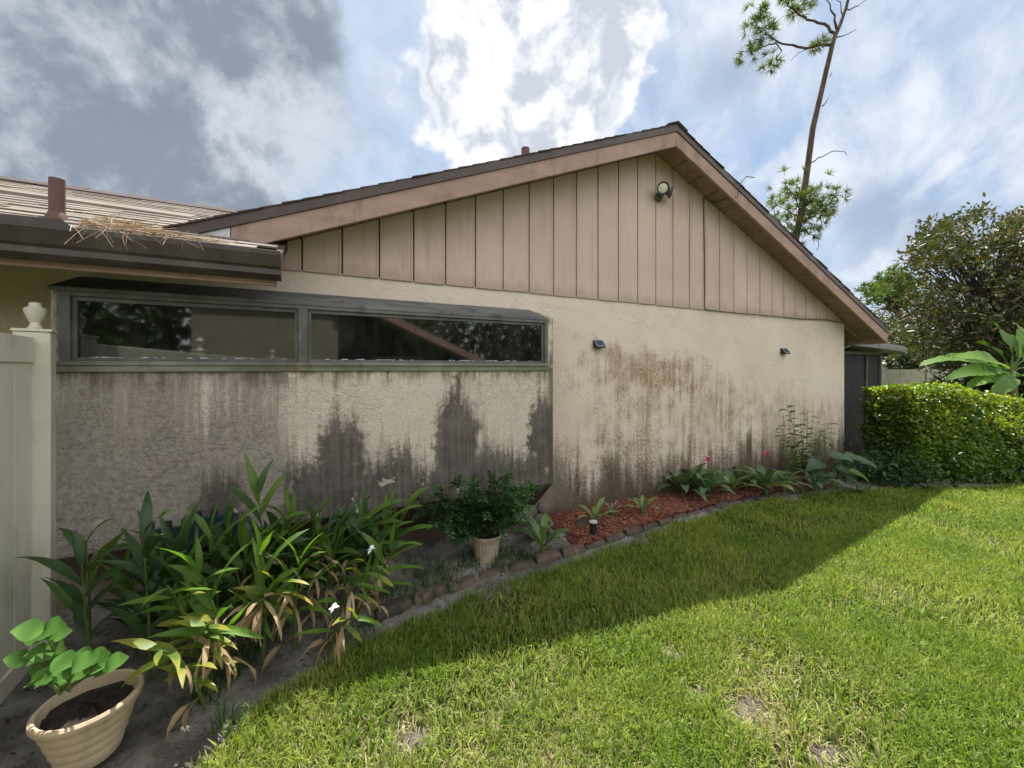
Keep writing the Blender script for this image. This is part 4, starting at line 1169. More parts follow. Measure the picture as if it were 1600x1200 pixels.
# tall feathery shrub
def pinnate(th, p0, p1, n, mats, L):
    md = p0.lerp(p1, .5)+Vector((random.uniform(-.05, .05), -.03, .06))
    cv = [p0*(1-t)**2+md*2*t*(1-t)+p1*t*t for t in np.linspace(0, 1, 9)]
    MB().tube(cv, [.007-.0006*j for j in range(9)], 5).build('stem', M['stem'], th)
    for j in range(n):
        t = .2+.8*j/n; p = p0*(1-t)**2+md*2*t*(1-t)+p1*t*t; ax = (p1-p0).normalized()
        sd = Vector((C, -S, 0))*(1 if j % 2 else -1)
        put_leaf(th, random.choice(mats), p, sd*.8+ax*.35+Vector((0, random.uniform(-.4, .2), random.uniform(-.25, .1))), sc=L*random.uniform(.8, 1.2)*(1.2-.5*t), roll=random.uniform(-.5, .5))
FSH = leaf_mat('feathery_leaf', (.085, .165, .03), (.12, .21, .045), .38, .45)
fsl = [leaf_mesh(f'feathery_leaf_{i}', .13, .045, FSH, dr, .15, 5, .4) for i, dr in enumerate((.6, 1.0))]
fbase = onZ(1256, 757, .06)
fs = thing('feathery_shrub', 'tall slender shrub with small paired leaves against the right of the wall', 'plant', fbase)
for (px, py) in ((1228, 632), (1216, 662), (1262, 640), (1296, 660), (1248, 690), (1275, 690), (1250, 660)):
    pinnate(fs, fbase+Vector((random.uniform(-.05, .05), 0, 0)), at(px, py, depth_of(fbase)-.05+random.uniform(-.1, .1)), 20, fsl, 1.35)
ELE = leaf_mat('arrow_leaf', (.045, .10, .04), (.07, .14, .05), .28, .4, spec=.4)
elm = [leaf_mesh(f'arrow_leaf_{i}', .34, .21, ELE, dr, .2, 6, .3, .03) for i, dr in enumerate((.6, .9))]
GRY = leaf_mat('arrow_leaf_bright', (.16, .26, .05), (.2, .3, .06), .35, .4)
ely = leaf_mesh('arrow_leaf_bright', .34, .17, GRY, .7, .2, 6, .35, .03)
ab = onZ(1300, 764, .05)
ar = thing('broad_leaf_plant', 'low plant with broad arrow shaped leaves at the hedge foot', 'plant', ab)
for j, (px, py, a) in enumerate(((1296, 712, .2), (1318, 712, -.1), (1335, 718, -.2), (1283, 722, 2.9), (1305, 730, -.6), (1325, 735, -.5), (1290, 740, 3.3), (1320, 748, -.7))):
    q = at(px, py, depth_of(ab)-.1*random.random())
    MB().tube([ab, ab.lerp(q, .5)+Vector((0, 0, .05)), q], .005, 5).build('stem', M['stem'], ar)
    put_leaf(ar, ely if j == 5 else random.choice(elm), q, (C*math.cos(a)+.1, -S*math.cos(a)-.5, math.sin(a)*.5-.1), Vector((0, -.6, 1)), 1.0)

# weeds and stray grass in the bed (uncountable)
r_ = np.random.default_rng(77)
wp = []
for (px, py, n, sp) in ((655, 900, 80, .10), (700, 890, 90, .12), (725, 880, 60, .1), (815, 870, 60, .05), (600, 930, 60, .07), (640, 880, 60, .1), (365, 1050, 60, .05), (330, 1085, 30, .04), (395, 1020, 40, .05), (350, 1130, 24, .03), (780, 880, 60, .08), (680, 915, 80, .12), (560, 985, 60, .08), (790, 865, 50, .06), (425, 1000, 20, .03), (1330, 765, 120, .25), (1250, 770, 60, .12)):
    c = onZ(px, py, .05); a = r_.normal(0, sp, (n, 2)); wp.append(np.stack([c.x+a[:, 0], c.y+a[:, 1]*.7, np.full(n, .03+c.z-.05)], 1))
P = np.concatenate(wp); n = len(P)
V, T, Cc = blades(P, r_.uniform(.04, .15, n), np.full(n, .007), np.array([.05, .11, .025])*r_.uniform(.6, 1.5, (n, 1)), 1.0, 9)
o = np_mesh('bed_weeds', V, T, M['grass'], Cc, kind='stuff'); setp(o, 'scattered thin weeds growing from the grey sandy bed', 'weeds')
# dead leaf litter on the bed
n = 3800; x = r_.uniform(-1.6, 9., n); t = r_.random(n); e = edge_y(x)+.03; y = e+(0-e)*t
k_ = (x < 2.2) | (x > 5.7); x, y = x[k_], y[k_]; n = len(x)
P = np.stack([x, y, gz(x)+.05+r_.uniform(0, .012, n)+(fbm(x*6, y*6, 3)-.5)*.05], 1)
Dv = rand_unit(n, r_); Dv[:, 2] *= .25; Dv = unit(Dv); N = unit(np.cross(Dv, rand_unit(n, r_))*.3+np.array([0, 0, 1.]))
base = np.array([[.10, .075, .05], [.17, .12, .075], [.05, .038, .03], [.22, .18, .13], [.06, .05, .04]])[r_.integers(0, 5, n)]
L = r_.uniform(.012, .045, n)
V, T, Cc = leaf_cloud(P, Dv, N, L, L*r_.uniform(.12, .45, n), base)
o = np_mesh('leaf_litter', V, T, M['grass'], Cc, kind='stuff'); setp(o, 'dead leaf bits and twigs lying on the grey bed soil', 'litter')

# ------------------------------------------------------------------ hedge
hedge = thing('hedge', 'clipped boxy green hedge beside the house corner', 'hedge', at(1450, 752, 6.0)*1.0)
hl = [onZ(1352, 752), onZ(1600, 752), onZ(1760, 752)]
h0, h1 = onZ(1440, 756), onZ(1870, 765)
hd = (h1-h0); HL = hd.length; hd.normalize(); hn = Vector((-hd.y, hd.x, 0))
HT = 1.15
def hedge_top(u): return 1.50 - .33*np.clip((u-1.0)/1.8, 0, 1)**1.3
def hedge_lean(u): return .20 + .42*np.clip((u-.5)/1.2, 0, 1)
r_ = np.random.default_rng(15)
def hedge_pts(n):
    u = r_.uniform(-.05, HL, n); w_ = r_.uniform(0, HT, n); v = r_.uniform(.03, 1, n); f = r_.choice(4, n, p=(.50, .30, .14, .06))
    h = hedge_top(u)
    z = v*h; off = np.zeros(n)
    # superellipse-like rounding at the top edges
    front = f == 0; top = f == 1; end = f == 2; back = f == 3
    w_ = np.where(front, 0., np.where(back, HT, w_)); z = np.where(top, h, z); u = np.where(end, 0., u)
    rd = .16
    rnd = front & (z > h-rd); q = (z-(h-rd))/rd; w_ = np.where(rnd, rd*(1-np.sqrt(np.maximum(1-q*q, 0))), w_)
    rnt = top & (w_ < rd); q = 1-w_/rd; z = np.where(rnt, h-rd*(1-np.sqrt(np.maximum(1-q*q, 0))), z)
    nv = np.zeros((n, 3)); hn_, hd_ = np.array(hn), np.array(hd)
    nv[front] = -hn_; nv[top] = (0, 0, 1); nv[end] = -hd_; nv[back] = hn_
    bumpy = (fbm(u*3.2+w_*2, z*3.2+w_, 71)-.5)*.24 + (fbm(u*9+w_*5, z*9, 72)-.5)*.18 + (r_.random(n) < .05)*r_.uniform(0, .09, n)
    low = np.clip((.35-z)/.35, 0, 1)*.10
    inn = r_.uniform(0, .11, n)
    ln_ = hedge_lean(u)*np.clip(z/h, 0, 1)**1.4
    w_ = np.where(back, w_, w_*(1-ln_/HT)+ln_)
    nv[front, 2] += .45
    nv = unit(nv)
    P = np.array(h0)+u[:, None]*hd_+w_[:, None]*hn_+np.stack([0*z, 0*z, z], 1)+nv*(bumpy-low-inn)[:, None]
    return P, nv, u, z, inn
n = 34000
P, nv, u, z, inn = hedge_pts(n)
Dv = unit(nv*.55+rand_unit(n, r_)*.9+np.array([0, 0, .35])); N = unit(nv+rand_unit(n, r_)*.8+np.array([0, 0, .7])); N = unit(N-Dv*np.sum(N*Dv, 1, keepdims=True))
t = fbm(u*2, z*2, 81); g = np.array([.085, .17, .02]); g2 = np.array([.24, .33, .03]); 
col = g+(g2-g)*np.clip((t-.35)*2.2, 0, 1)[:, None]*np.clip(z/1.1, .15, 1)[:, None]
yl_ = (r_.random(n) < .24*np.clip((z-.6)*2, 0, 1)); col[yl_] = np.array([.40, .40, .035])  # upper leaves yellower: sunlight on the hedge put into their colour
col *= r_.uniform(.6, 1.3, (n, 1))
L = r_.uniform(.038, .080, n)
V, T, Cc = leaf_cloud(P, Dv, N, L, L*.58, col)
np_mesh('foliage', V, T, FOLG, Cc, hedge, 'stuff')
# woody dark core
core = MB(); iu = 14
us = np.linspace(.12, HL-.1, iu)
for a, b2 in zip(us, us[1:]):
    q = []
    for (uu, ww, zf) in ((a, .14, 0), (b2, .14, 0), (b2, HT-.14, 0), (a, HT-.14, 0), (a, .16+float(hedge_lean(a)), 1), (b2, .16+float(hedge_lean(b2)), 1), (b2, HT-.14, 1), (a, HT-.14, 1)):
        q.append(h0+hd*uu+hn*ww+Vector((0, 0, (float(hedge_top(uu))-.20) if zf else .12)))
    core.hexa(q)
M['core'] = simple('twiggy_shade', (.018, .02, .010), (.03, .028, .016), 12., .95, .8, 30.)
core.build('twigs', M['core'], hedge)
stems_ = MB()
for i in range(26):
    p = h0+hd*random.uniform(.1, HL-.2)+hn*random.uniform(.05, .6); stems_.tube([p, p+Vector((random.uniform(-.06, .06), random.uniform(-.06, .06), .3))], .012, 5)
stems_.build('stems', M['bark2'], hedge, kind='stuff')
# low leafy growth before the hedge foot, in the house's shade
ug = thing('low_shrub', 'dark leafy undergrowth spilling from the hedge foot near the wall', 'shrub', onZ(1345, 756))
n = 1500; c = np.array(onZ(1385, 758)); a = r_.normal(0, 1, (n, 3))*np.array([.38, .16, .14]); a[:, 2] = np.abs(a[:, 2])
P = c+a[:, :1]*np.array(hd)+a[:, 1:2]*np.array(hn)+np.stack([0*a[:, 2], 0*a[:, 2], a[:, 2]*1.6+.04], 1)
Dv = rand_unit(n, r_); N = unit(np.cross(Dv, rand_unit(n, r_))+np.array([0, 0, .6])); N = unit(N-Dv*np.sum(N*Dv, 1, keepdims=True)); L = r_.uniform(.05, .10, n)
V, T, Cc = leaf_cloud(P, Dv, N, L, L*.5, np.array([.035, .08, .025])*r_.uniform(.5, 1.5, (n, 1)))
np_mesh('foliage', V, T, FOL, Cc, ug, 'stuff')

# ------------------------------------------------------------------ vinyl fence, left
pp = at(55, 600, 2.22); px_, py_ = pp.x, pp.y
fe = thing('vinyl_fence', 'cream white vinyl fence with urn topped post at the left edge', 'fence', (px_, py_, 0))
FPO = [Vector((px_, py_, 0)), Vector((-1.25, -2.9, 0)), Vector((-.78, -6.3, 0))]
zt = at(58, 519, 2.2).z; hw = .068
prof = [(.042, 0), (.042, .012), (.032, .02), (.028, .04), (.034, .046), (.050, .075), (.062, .105), (.064, .118), (.052, .126), (.036, .130), (.034, .150), (.028, .155), (.0005, .157)]
prof = [(a*.70, b2*.97) for a, b2 in prof]
def fbox(o0, a0, a1, b0, b1, z0, z1):      # along the fence, across, height
    mb = MB(); q = []
    for zz in (z0, z1):
        for (a, b2) in ((a0, b0), (a1, b0), (a1, b1), (a0, b1)):
            p = o0+fdir*a+fnr*b2; q.append((p.x, p.y, zz))
    return mb.hexa(q)
for i, p0 in enumerate(FPO):
    fdir = (FPO[min(i+1, 2)]-FPO[min(i, 1)]).normalized()
    if i == 0: fdir = Vector((.25, -1, 0)).normalized()
    fnr = Vector((fdir.y, -fdir.x, 0))
    fbox(p0, -hw, hw, -hw, hw, -.1, zt).build('post', M['vinyl'], fe, bevel=.006)
    fbox(p0, -hw-.006, hw+.006, -hw-.006, hw+.006, zt+.001, zt+.016).build('post_cap', M['vinyl'], fe, bevel=.003)
    uc = Vector((p0.x, p0.y, zt+.0165))
    MB().lathe(prof, uc, 28).build('urn_finial', M['vinyl'], fe, smooth=True)
    if i == 2: break
    fdir = FPO[i+1]-p0; fl_ = fdir.length-.16; fdir.normalize(); fnr = Vector((fdir.y, -fdir.x, 0)); o0 = p0+fdir*.08
    fbox(o0, 0, fl_, -.026, .026, zt-.17, zt-.03).build('top_rail', M['vinyl'], fe, bevel=.005)
    fbox(o0, 0, fl_, -.026, .026, .06, .17).build('bottom_rail', M['vinyl'], fe, bevel=.005)
    n = int(fl_/.152)
    for j in range(n):
        fbox(o0, j*fl_/n+.001, (j+1)*fl_/n-.001, -.015, .015, .1702, zt-.1702).build('fence_plank', M['vinyl'], fe, bevel=.004)

# ------------------------------------------------------------------ castellated green border
tg = [onY(228, 862, -.46), onY(372, 838, -.46)]
gx0, gx1 = tg[0].x, tg[1].x
gb = thing('garden_border', 'dark green plastic border with castle like notched top before the bay', 'border', (gx0, -.46, 0))
def tooth(x0, x1, z0, z1): return MB().box(x0, x1, -.475, -.455, z0, z1)
wdt = (gx1-gx0)/2
for i in range(2):
    xa = gx0+i*wdt; zb, zt2 = .50, .66+i*.035
    mb = tooth(xa+.002, xa+wdt-.002, zb, zt2)
    mb.build('border_panel', M['teal'], gb, bevel=.003)
    for j in range(3):
        x0 = xa+wdt*(j*.36+.02); tooth(x0, x0+wdt*.16, zt2+.0005, zt2+.045).build('merlon', M['teal'], gb, bevel=.003)
MB().box(gx0-.14, gx1+.35, -.454, -.43, .455, .498).build('base_strip', M['black'], gb, bevel=.002)
for x0 in (gx0+.02, (gx0+gx1)/2, gx1-.04): MB().box(x0, x0+.02, -.4535, -.433, -.05, .454).build('stake', M['teal'], gb)

# ------------------------------------------------------------------ statue, stone, path light
sc_ = onZ(843, 838, .05); 
K_ST = 1.45
st_ = thing('garden_statue', 'small weathered grey statue of a seated figure under the bay corner', 'statue', sc_)
def sq(v): return sc_+Vector(v)*K_ST
def sl_(p): return [(a*K_ST, b2*K_ST) for a, b2 in p]
sb = MB()
sb.lathe(sl_([(.055, -.02), (.058, .015), (.05, .03)]), sc_, 14)
sb.lathe(sl_([(.046, .028), (.056, .06), (.05, .10), (.04, .135), (.022, .155)]), sc_, 14)
sb.build('statue_body', M['stone'], st_, smooth=True)
MB().lathe(sl_([(.001, 0), (.022, .008), (.033, .03), (.034, .05), (.022, .072), (.001, .08)]), sq((.012, -.005, .150)), 14).build('head', M['stone'], st_, smooth=True)
MB().lathe(sl_([(.001, 0), (.03, .006), (.034, .03), (.03, .055), (.001, .062)]), sq((-.05, -.03, .045)), 12).build('belly_pot', M['stone'], st_, smooth=True)
for sg in (-1, 1):
    MB().tube([sq((.05*sg, -.01, .12)), sq((.07*sg, -.04, .085)), sq((.02*sg, -.065, .07))], [.017*K_ST, .015*K_ST, .012*K_ST], 8).build('arm', M['stone'], st_, smooth=True)
    MB().tube([sq((.03*sg, -.02, .045)), sq((.06*sg, -.07, .04)), sq((.025*sg, -.09, .025))], [.022*K_ST, .019*K_ST, .014*K_ST], 8).build('leg', M['stone'], st_, smooth=True)
rc = onZ(908, 822, .06)
rk = MB()
for i in range(8):
    zf = [-.02, 0, .015, .03, .045, .055, .062, .064][i]; rr = [.05, .06, .062, .058, .048, .034, .018, .001][i]
    for j in range(12):
        an = j*math.pi/6; q = rr*(1+.18*math.sin(2*an+i*.3)+.1*math.sin(5*an)); rk.v.append((rc.x+q*math.cos(an)*1.25, rc.y+q*math.sin(an), rc.z+zf*(1+.15*math.sin(an*2))))
for i in range(7):
    for j in range(12): k2 = (j+1) % 12; rk.f.append((i*12+j, i*12+k2, (i+1)*12+k2, (i+1)*12+j))
o = rk.build('stone', simple('brown_stone', (.13, .095, .07), (.07, .05, .038), 18., .9, .5, 50.), smooth=True, loc=rc); setp(o, 'small brown stone at the wall foot left of the path light', 'stone')
lc = onZ(927, 838, .05)
pl = thing('path_light', 'short black round garden path light stuck in the red mulch', 'light', lc)
MB().lathe([(.001, -.08), (.006, -.06), (.012, -.005)], lc, 8).build('spike', M['black'], pl)
MB().lathe([(.030, -.004), (.036, 0), (.033, .02), (.0315, .125), (.0335, .132), (.001, .133)], lc, 18).build('body', M['black'], pl, smooth=True)
MB().lathe([(.0336, .1335), (.040, .136), (.040, .147), (.018, .153), (.001, .154)], lc, 18).build('cap', M['silver'], pl, smooth=True)

# ------------------------------------------------------------------ fixtures on the gable wall
# floodlight
fl = onY(1028, 309, -.02)
fd = thing('floodlight', 'twin head security floodlight high on the siding boards', 'lamp', fl)
def disc_tube(name, p, d, prof, mat_, n=20, par=None):
    d = d.normalized(); a = d.orthogonal().normalized(); b2 = d.cross(a); mb = MB(); o0 = 0
    for (r2, l) in prof:
        for j in range(n):
            an = 2*math.pi*j/n; q = p+d*l+(a*math.cos(an)+b2*math.sin(an))*r2; mb.v.append(tuple(q))
    for i in range(len(prof)-1):
        for j in range(n):
            k2 = (j+1) % n; mb.f.append((i*n+j, i*n+k2, (i+1)*n+k2, (i+1)*n+j))
    mb.f.append(tuple(range(n))); mb.f.append(tuple((len(prof)-1)*n+j for j in range(n)))
    return mb.build(name, mat_, par or fd, smooth=True)
disc_tube('mount_plate', fl, Vector((0, -1, 0)), [(.058, .0), (.058, .012), (.04, .03), (.018, .034), (.018, .07)], M['lampgrey'])
MB().tube([fl+Vector((-.012, -.06, .0)), fl+Vector((-.03, -.085, .035)), fl+Vector((-.035, -.09, .06))], .013, 10).build('arm', M['lampgrey'], fd, smooth=True)
MB().tube([fl+Vector((.012, -.06, .0)), fl+Vector((.04, -.085, .05)), fl+Vector((.03, -.075, .075))], .013, 10).build('arm', M['lampgrey'], fd, smooth=True)
hp1 = fl+Vector((-.035, -.09, .065)); d1_ = Vector((-.55, -.8, -.28)).normalized()
lh = disc_tube('lamp_head', hp1, d1_, [(.012, -.03), (.034, -.02), (.042, .0), (.045, .03), (.072, .072), (.075, .095), (.071, .095), (.066, .083), (.0, .082)], M['black'])
M['lens'] = simple('lamp_lens', (.55, .54, .40), (.66, .65, .52), 20., .25, spec=.6)
disc_tube('lens', hp1, d1_, [(.058, .0825), (.054, .086), (.03, .089), (.001, .090)], M['lens'], par=lh)
hp2 = fl+Vector((.045, -.078, .072)); d2_ = Vector((.72, -.55, -.42)).normalized()
lh = disc_tube('lamp_head', hp2, d2_, [(.012, -.03), (.034, -.02), (.042, .0), (.045, .03), (.075, .085), (.075, .095)], M['lampgrey'])
disc_tube('lens', hp2, d2_, [(.066, .0955), (.06, .10), (.03, .106), (.001, .108)], M['lens'], par=lh)
# solar wall lights
def solar(px, py, lab):
    p = onY(px, py, -.001); th = thing('solar_wall_light', lab, 'light', p, 'solar lights on the stained wall')
    w2 = .062
    MB().prism([(-.001, p.z-.045), (-.001, p.z+.050), (-.018, p.z+.050), (-.085, p.z-.030), (-.085, p.z-.045)], 'x', p.x-w2, p.x+w2).build('housing', M['black'], th, bevel=.003)
    n = Vector((0, -.080, .067)).normalized()
    def top(u, v, h):   # u along x, v down the slope
        a = Vector((0, -.018, p.z+.050)).lerp(Vector((0, -.085, p.z-.030)), v)+n*h; return (p.x+u, a.y, a.z)
    MB().hexa([top(-w2+.001, .97, .0005), top(w2-.001, .97, .0005), top(w2-.001, .03, .0005), top(-w2+.001, .03, .0005), top(-w2+.001, .97, .004), top(w2-.001, .97, .004), top(w2-.001, .03, .004), top(-w2+.001, .03, .004)]).build('panel_rim', M['silver'], th)
    for i in range(2):
        u0, u1 = (-w2+.006, -.001) if i == 0 else (.001, w2-.006)
        MB().hexa([top(u0, .92, .0042), top(u1, .92, .0042), top(u1, .08, .0042), top(u0, .08, .0042), top(u0, .92, .006), top(u1, .92, .006), top(u1, .08, .006), top(u0, .08, .006)]).build('solar_cell', M['solar'], th)
    return th
solar(933, 538, 'small blue solar wall light above the rusty brown stain')
solar(1223, 549, 'small blue solar wall light nearer the house corner')
# cable
cb = [onY(1318, 505, -.03), onY(1290, 499, -.03), onY(1250, 498, -.032), onY(1205, 494, -.03), onY(1150, 489, -.03), onY(1104, 484, -.03), onY(1101, 480, -.03), onY(1100.5, 400, -.03), onY(1099, 309, -.03)]
x1_ = onY(1112, 303, -.03).x; cb += [Vector((x1_, -.06, zs(x1_)-.02)), Vector((x1_+.02, -.30, zs(x1_)-.03)), Vector((x1_+.03, YF-.03, zr(x1_)-.24)), Vector((x1_+.05, YF-.05, zr(x1_)-.08)), Vector((x1_+.12, YF-.09, zr(x1_)+.02)), Vector((x1_+.24, YF-.12, zr(x1_)+.02))]
mb = MB().tube(cb, .0055, 7)
o = mb.build('cable', M['black'], smooth=True, loc=tuple(cb[6])); setp(o, 'thin black cable running along the siding foot and up to the eave', 'cable')

# ------------------------------------------------------------------ pine straw on the wing roof edge
r_ = np.random.default_rng(23)
n = 1500; u = r_.beta(1.0, 2.0, n); 
xa, xb = onY(112, 372, gy).x, onY(345, 392, gy).x
x = xa+(xb-xa)*u; y = YE+.005+r_.uniform(0, 1, n)**1.3*(.30*(1-u)**2+.035); z = zw(y)+.010+r_.uniform(0, 1, n)**2*.05*(1-u)**1.2
an = r_.normal(0, .8, n); L = r_.uniform(.04, .13, n)
d = np.stack([np.cos(an), np.sin(an)*.8, r_.normal(0, .22, n)], 1); P0 = np.stack([x, y, z], 1)
d[:, 1] = np.where(r_.random(n) < .8, np.abs(d[:, 1])*.5, d[:, 1])
bend = np.stack([r_.normal(0, .02, n), r_.normal(0, .02, n), -np.abs(r_.normal(0, .02, n))], 1)
hang = (r_.random(n) < .02); d[hang] = np.stack([r_.normal(.2, .5, hang.sum()), -np.abs(r_.normal(.5, .2, hang.sum())), -np.abs(r_.normal(.8, .4, hang.sum()))], 1); P0[hang, 1] = gy-.045; P0[hang, 2] = ZE-.005
d = unit(d); s = unit(np.cross(d, rand_unit(n, r_)))*.0014
P1, P2 = P0+d*(L*.5)[:, None]+bend*.3, P0+d*L[:, None]+bend
V = np.stack([P0-s, P0+s, P1-s, P1+s, P2-s, P2+s], 1).reshape(-1, 3); q = np.arange(n)*6
T = np.concatenate([np.stack([q, q+1, q+3, q+2], 1), np.stack([q+2, q+3, q+5, q+4], 1)])
base = np.array([[.34, .235, .165], [.22, .145, .10], [.46, .37, .28]])[r_.integers(0, 3, n)]
M['straw'] = leaf_mat('straw', None, None, .05, .7, attr=True, spec=.2)
o = np_mesh('pine_straw', V, T, M['straw'], np.repeat(base, 6, 0), kind='stuff'); setp(o, 'heap of dry pine needles caught on the roof edge above the gutter', 'pine needles')

# ------------------------------------------------------------------ trees
NEED = leaf_mat('pine_needles', None, None, .3, .5, attr=True)
def needle_bursts(centers, dirs, per, L, W, c1, c2, r):
    n = len(centers)*per; P = np.repeat(np.array(centers), per, 0); d0 = np.repeat(np.array(dirs), per, 0)
    d = unit(rand_unit(n, r)+d0*.7); s = unit(np.cross(d, rand_unit(n, r)))*W
    Ln = (L*r.uniform(.7, 1.15, n))[:, None]; tip = P+d*Ln+np.array([0, 0, -.08])*Ln; mid = P+d*Ln*.5
    V = np.stack([P-s*.5, P+s*.5, mid+s*.5, mid-s*.5, tip], 1).reshape(-1, 3); q = np.arange(n)*5
    T = np.concatenate([np.stack([q, q+1, q+2], 1), np.stack([q, q+2, q+3], 1), np.stack([q+3, q+2, q+4], 1)])
    t = np.repeat(r.random((len(centers), 1)), per, 0); col = np.array(c1)+(np.array(c2)-np.array(c1))*t
    return V, T, np.repeat(col*r.uniform(.7, 1.25, (n, 1)), 5, 0)
def bez(a, b2, c2, n=8): return [a*(1-t)**2+b2*2*t*(1-t)+c2*t*t for t in np.linspace(0, 1, n)]

# tall thin pine behind the right rake
PD = 17.
tp = lambda px, py, dd=0.: at(px, py, PD+dd)
base = at(1222, 480, PD); base = Vector((base.x-.35, base.y, float(gz(base.x))))
pine = thing('pine_tree', 'tall thin pine with bare trunk and few branches rising behind the roof', 'tree', base)
tr = [base, base.lerp(tp(1240, 390), .55)+Vector((.05, 0, 0)), tp(1240, 390), tp(1252, 330), tp(1262, 260), tp(1270, 200), tp(1284, 140), tp(1297, 85), tp(1303, 60), tp(1312, 40), tp(1322, 12), tp(1330, -20), tp(1336, -60)]
MB().tube(tr, [.17, .15, .125, .12, .115, .108, .10, .092, .084, .072, .06, .048, .036], 10).build('trunk', M['bark'], pine, smooth=True)
cen, drs = [], []
def branch(pts_px, r0, tuft_from=.5, dens=6, spread=.25, nm='branch', dd=0.):
    P_ = [tp(a, b2, dd*i/len(pts_px)) for i, (a, b2) in enumerate(pts_px)]
    full = []
    for a, b2 in zip(P_, P_[1:]):
        for t in (0, .33, .66): full.append(a.lerp(b2, t)+Vector((random.uniform(-.02, .02), random.uniform(-.05, .05), random.uniform(-.02, .02))))
    full.append(P_[-1])
    MB().tube(full, [max(r0*(1-.85*i/(len(full)-1)), .012) for i in range(len(full))], 6).build(nm, M['bark'], pine, smooth=True)
    k0 = int(len(full)*tuft_from)
    for i in range(k0, len(full)):
        for _ in range(dens):
            o_ = Vector((random.gauss(0, spread), random.gauss(0, spread), random.gauss(0, spread)))
            cen.append(full[i]+o_); drs.append((o_.normalized()+Vector((0, 0, .4))).normalized())
    return full
branch([(1302, 70), (1280, 70), (1260, 76), (1238, 72), (1215, 66), (1195, 72), (1178, 80), (1155, 80)], .07, .72, 2, .16)
branch([(1215, 66), (1203, 56), (1190, 46), (1180, 34), (1172, 24)], .035, .3, 4, .26)
branch([(1210, 66), (1222, 78), (1212, 92), (1200, 100)], .03, .6, 3, .16)
branch([(1268, 74), (1250, 82), (1236, 95)], .02, .75, 0)
branch([(1262, 76), (1275, 68), (1280, 66)], .02, .5, 3, .14)
branch([(1304, 52), (1288, 38), (1262, 30), (1243, 20), (1232, 8), (1225, -8)], .06, .7, 2, .14)
branch([(1243, 20), (1252, 8), (1262, -2)], .03, .4, 4, .2)
branch([(1306, 46), (1304, 25), (1296, 8), (1285, -8)], .05, .99, 0)
branch([(1306, 58), (1322, 54), (1338, 46)], .03, .99, 0)
branch([(1312, 40), (1318, 24), (1312, 4), (1302, -6)], .035, .99, 0)
branch([(1322, 16), (1340, 10), (1354, -2)], .03, .99, 0)
branch([(1264, 256), (1280, 246), (1300, 237), (1318, 236), (1323, 243)], .03, .99, 0)
branch([(1286, 165), (1292, 158), (1295, 152)], .03, .99, 0); branch([(1280, 162), (1276, 158)], .03, .99, 0); branch([(1296, 120), (1300, 112)], .02, .99, 0)
for (a, b2) in (((1255, 335), (1225, 285)), ((1254, 330), (1245, 285)), ((1254, 330), (1285, 292)), ((1252, 340), (1310, 300)), ((1252, 345), (1215, 322)), ((1250, 350), (1295, 330)), ((1252, 340), (1270, 310)), ((1248, 360), (1222, 345)), ((1250, 355), (1270, 350)), ((1247, 365), (1255, 372)), ((1253, 335), (1300, 315)), ((1252, 330), (1235, 300)), ((1252, 340), (1282, 325))):
    branch([a, ((a[0]+b2[0])/2, (a[1]+b2[1])/2-4), b2], .028, .45, 3, .28, dd=random.uniform(-.8, .8))
branch([(1283, 335), (1284, 355), (1280, 375), (1276, 392)], .02, .99, 0)
V, T, Cc = needle_bursts(cen, drs, 30, .34, .018, (.075, .125, .022), (.15, .20, .04), np.random.default_rng(8))
np_mesh('crown', V, T, NEED, Cc, pine, 'stuff')

# far pine with a rounded crown
PD2 = 32.
def tp2(px, py, dd=0): return at(px, py, PD2+dd)
b2_ = tp2(1425, 610); b2_.z = float(gz(b2_.x))
fpn = thing('pine_tree', 'distant pine with rounded light green crown left of the magnolia', 'tree', b2_)
MB().tube([b2_, tp2(1422, 590), tp2(1418, 545), tp2(1410, 510), tp2(1405, 480), tp2(1400, 450), tp2(1398, 432)], [.3, .28, .24, .2, .16, .12, .08], 8).build('trunk', M['bark'], fpn, smooth=True)
r_ = np.random.default_rng(44); cen, drs = [], []; br = MB()
for i in range(46):
    a = r_.uniform(0, 6.28); rr = 48*math.sqrt(r_.random()); q = tp2(1398+rr*math.cos(a)*1.0, 458+rr*math.sin(a)*.58-8*(1-(rr/48)), r_.uniform(-2, 2))
    s0 = tp2(1402+random.uniform(-3, 5), 470+random.uniform(-10, 25)); br.tube(bez(s0, s0.lerp(q, .6)+Vector((0, 0, .2)), q, 5), [.06, .05, .04, .03, .02], 5)
    for _ in range(9): o_ = r_.normal(0, .34, 3); cen.append(np.array(q)+o_); drs.append(np.array([0, 0, 1.]))
for (px, py) in ((1360, 480), (1372, 484), (1440, 470), (1385, 488)):
    q = tp2(px, py); s0 = tp2(1404, 484); br.tube(bez(s0, s0.lerp(q, .5), q, 5), [.07, .06, .05, .04, .02], 5)
br.build('branches', M['bark'], fpn)
V, T, Cc = needle_bursts(cen, drs, 22, .5, .05, (.07, .12, .03), (.13, .18, .045), r_)
np_mesh('crown', V, T, NEED, Cc, fpn, 'stuff')

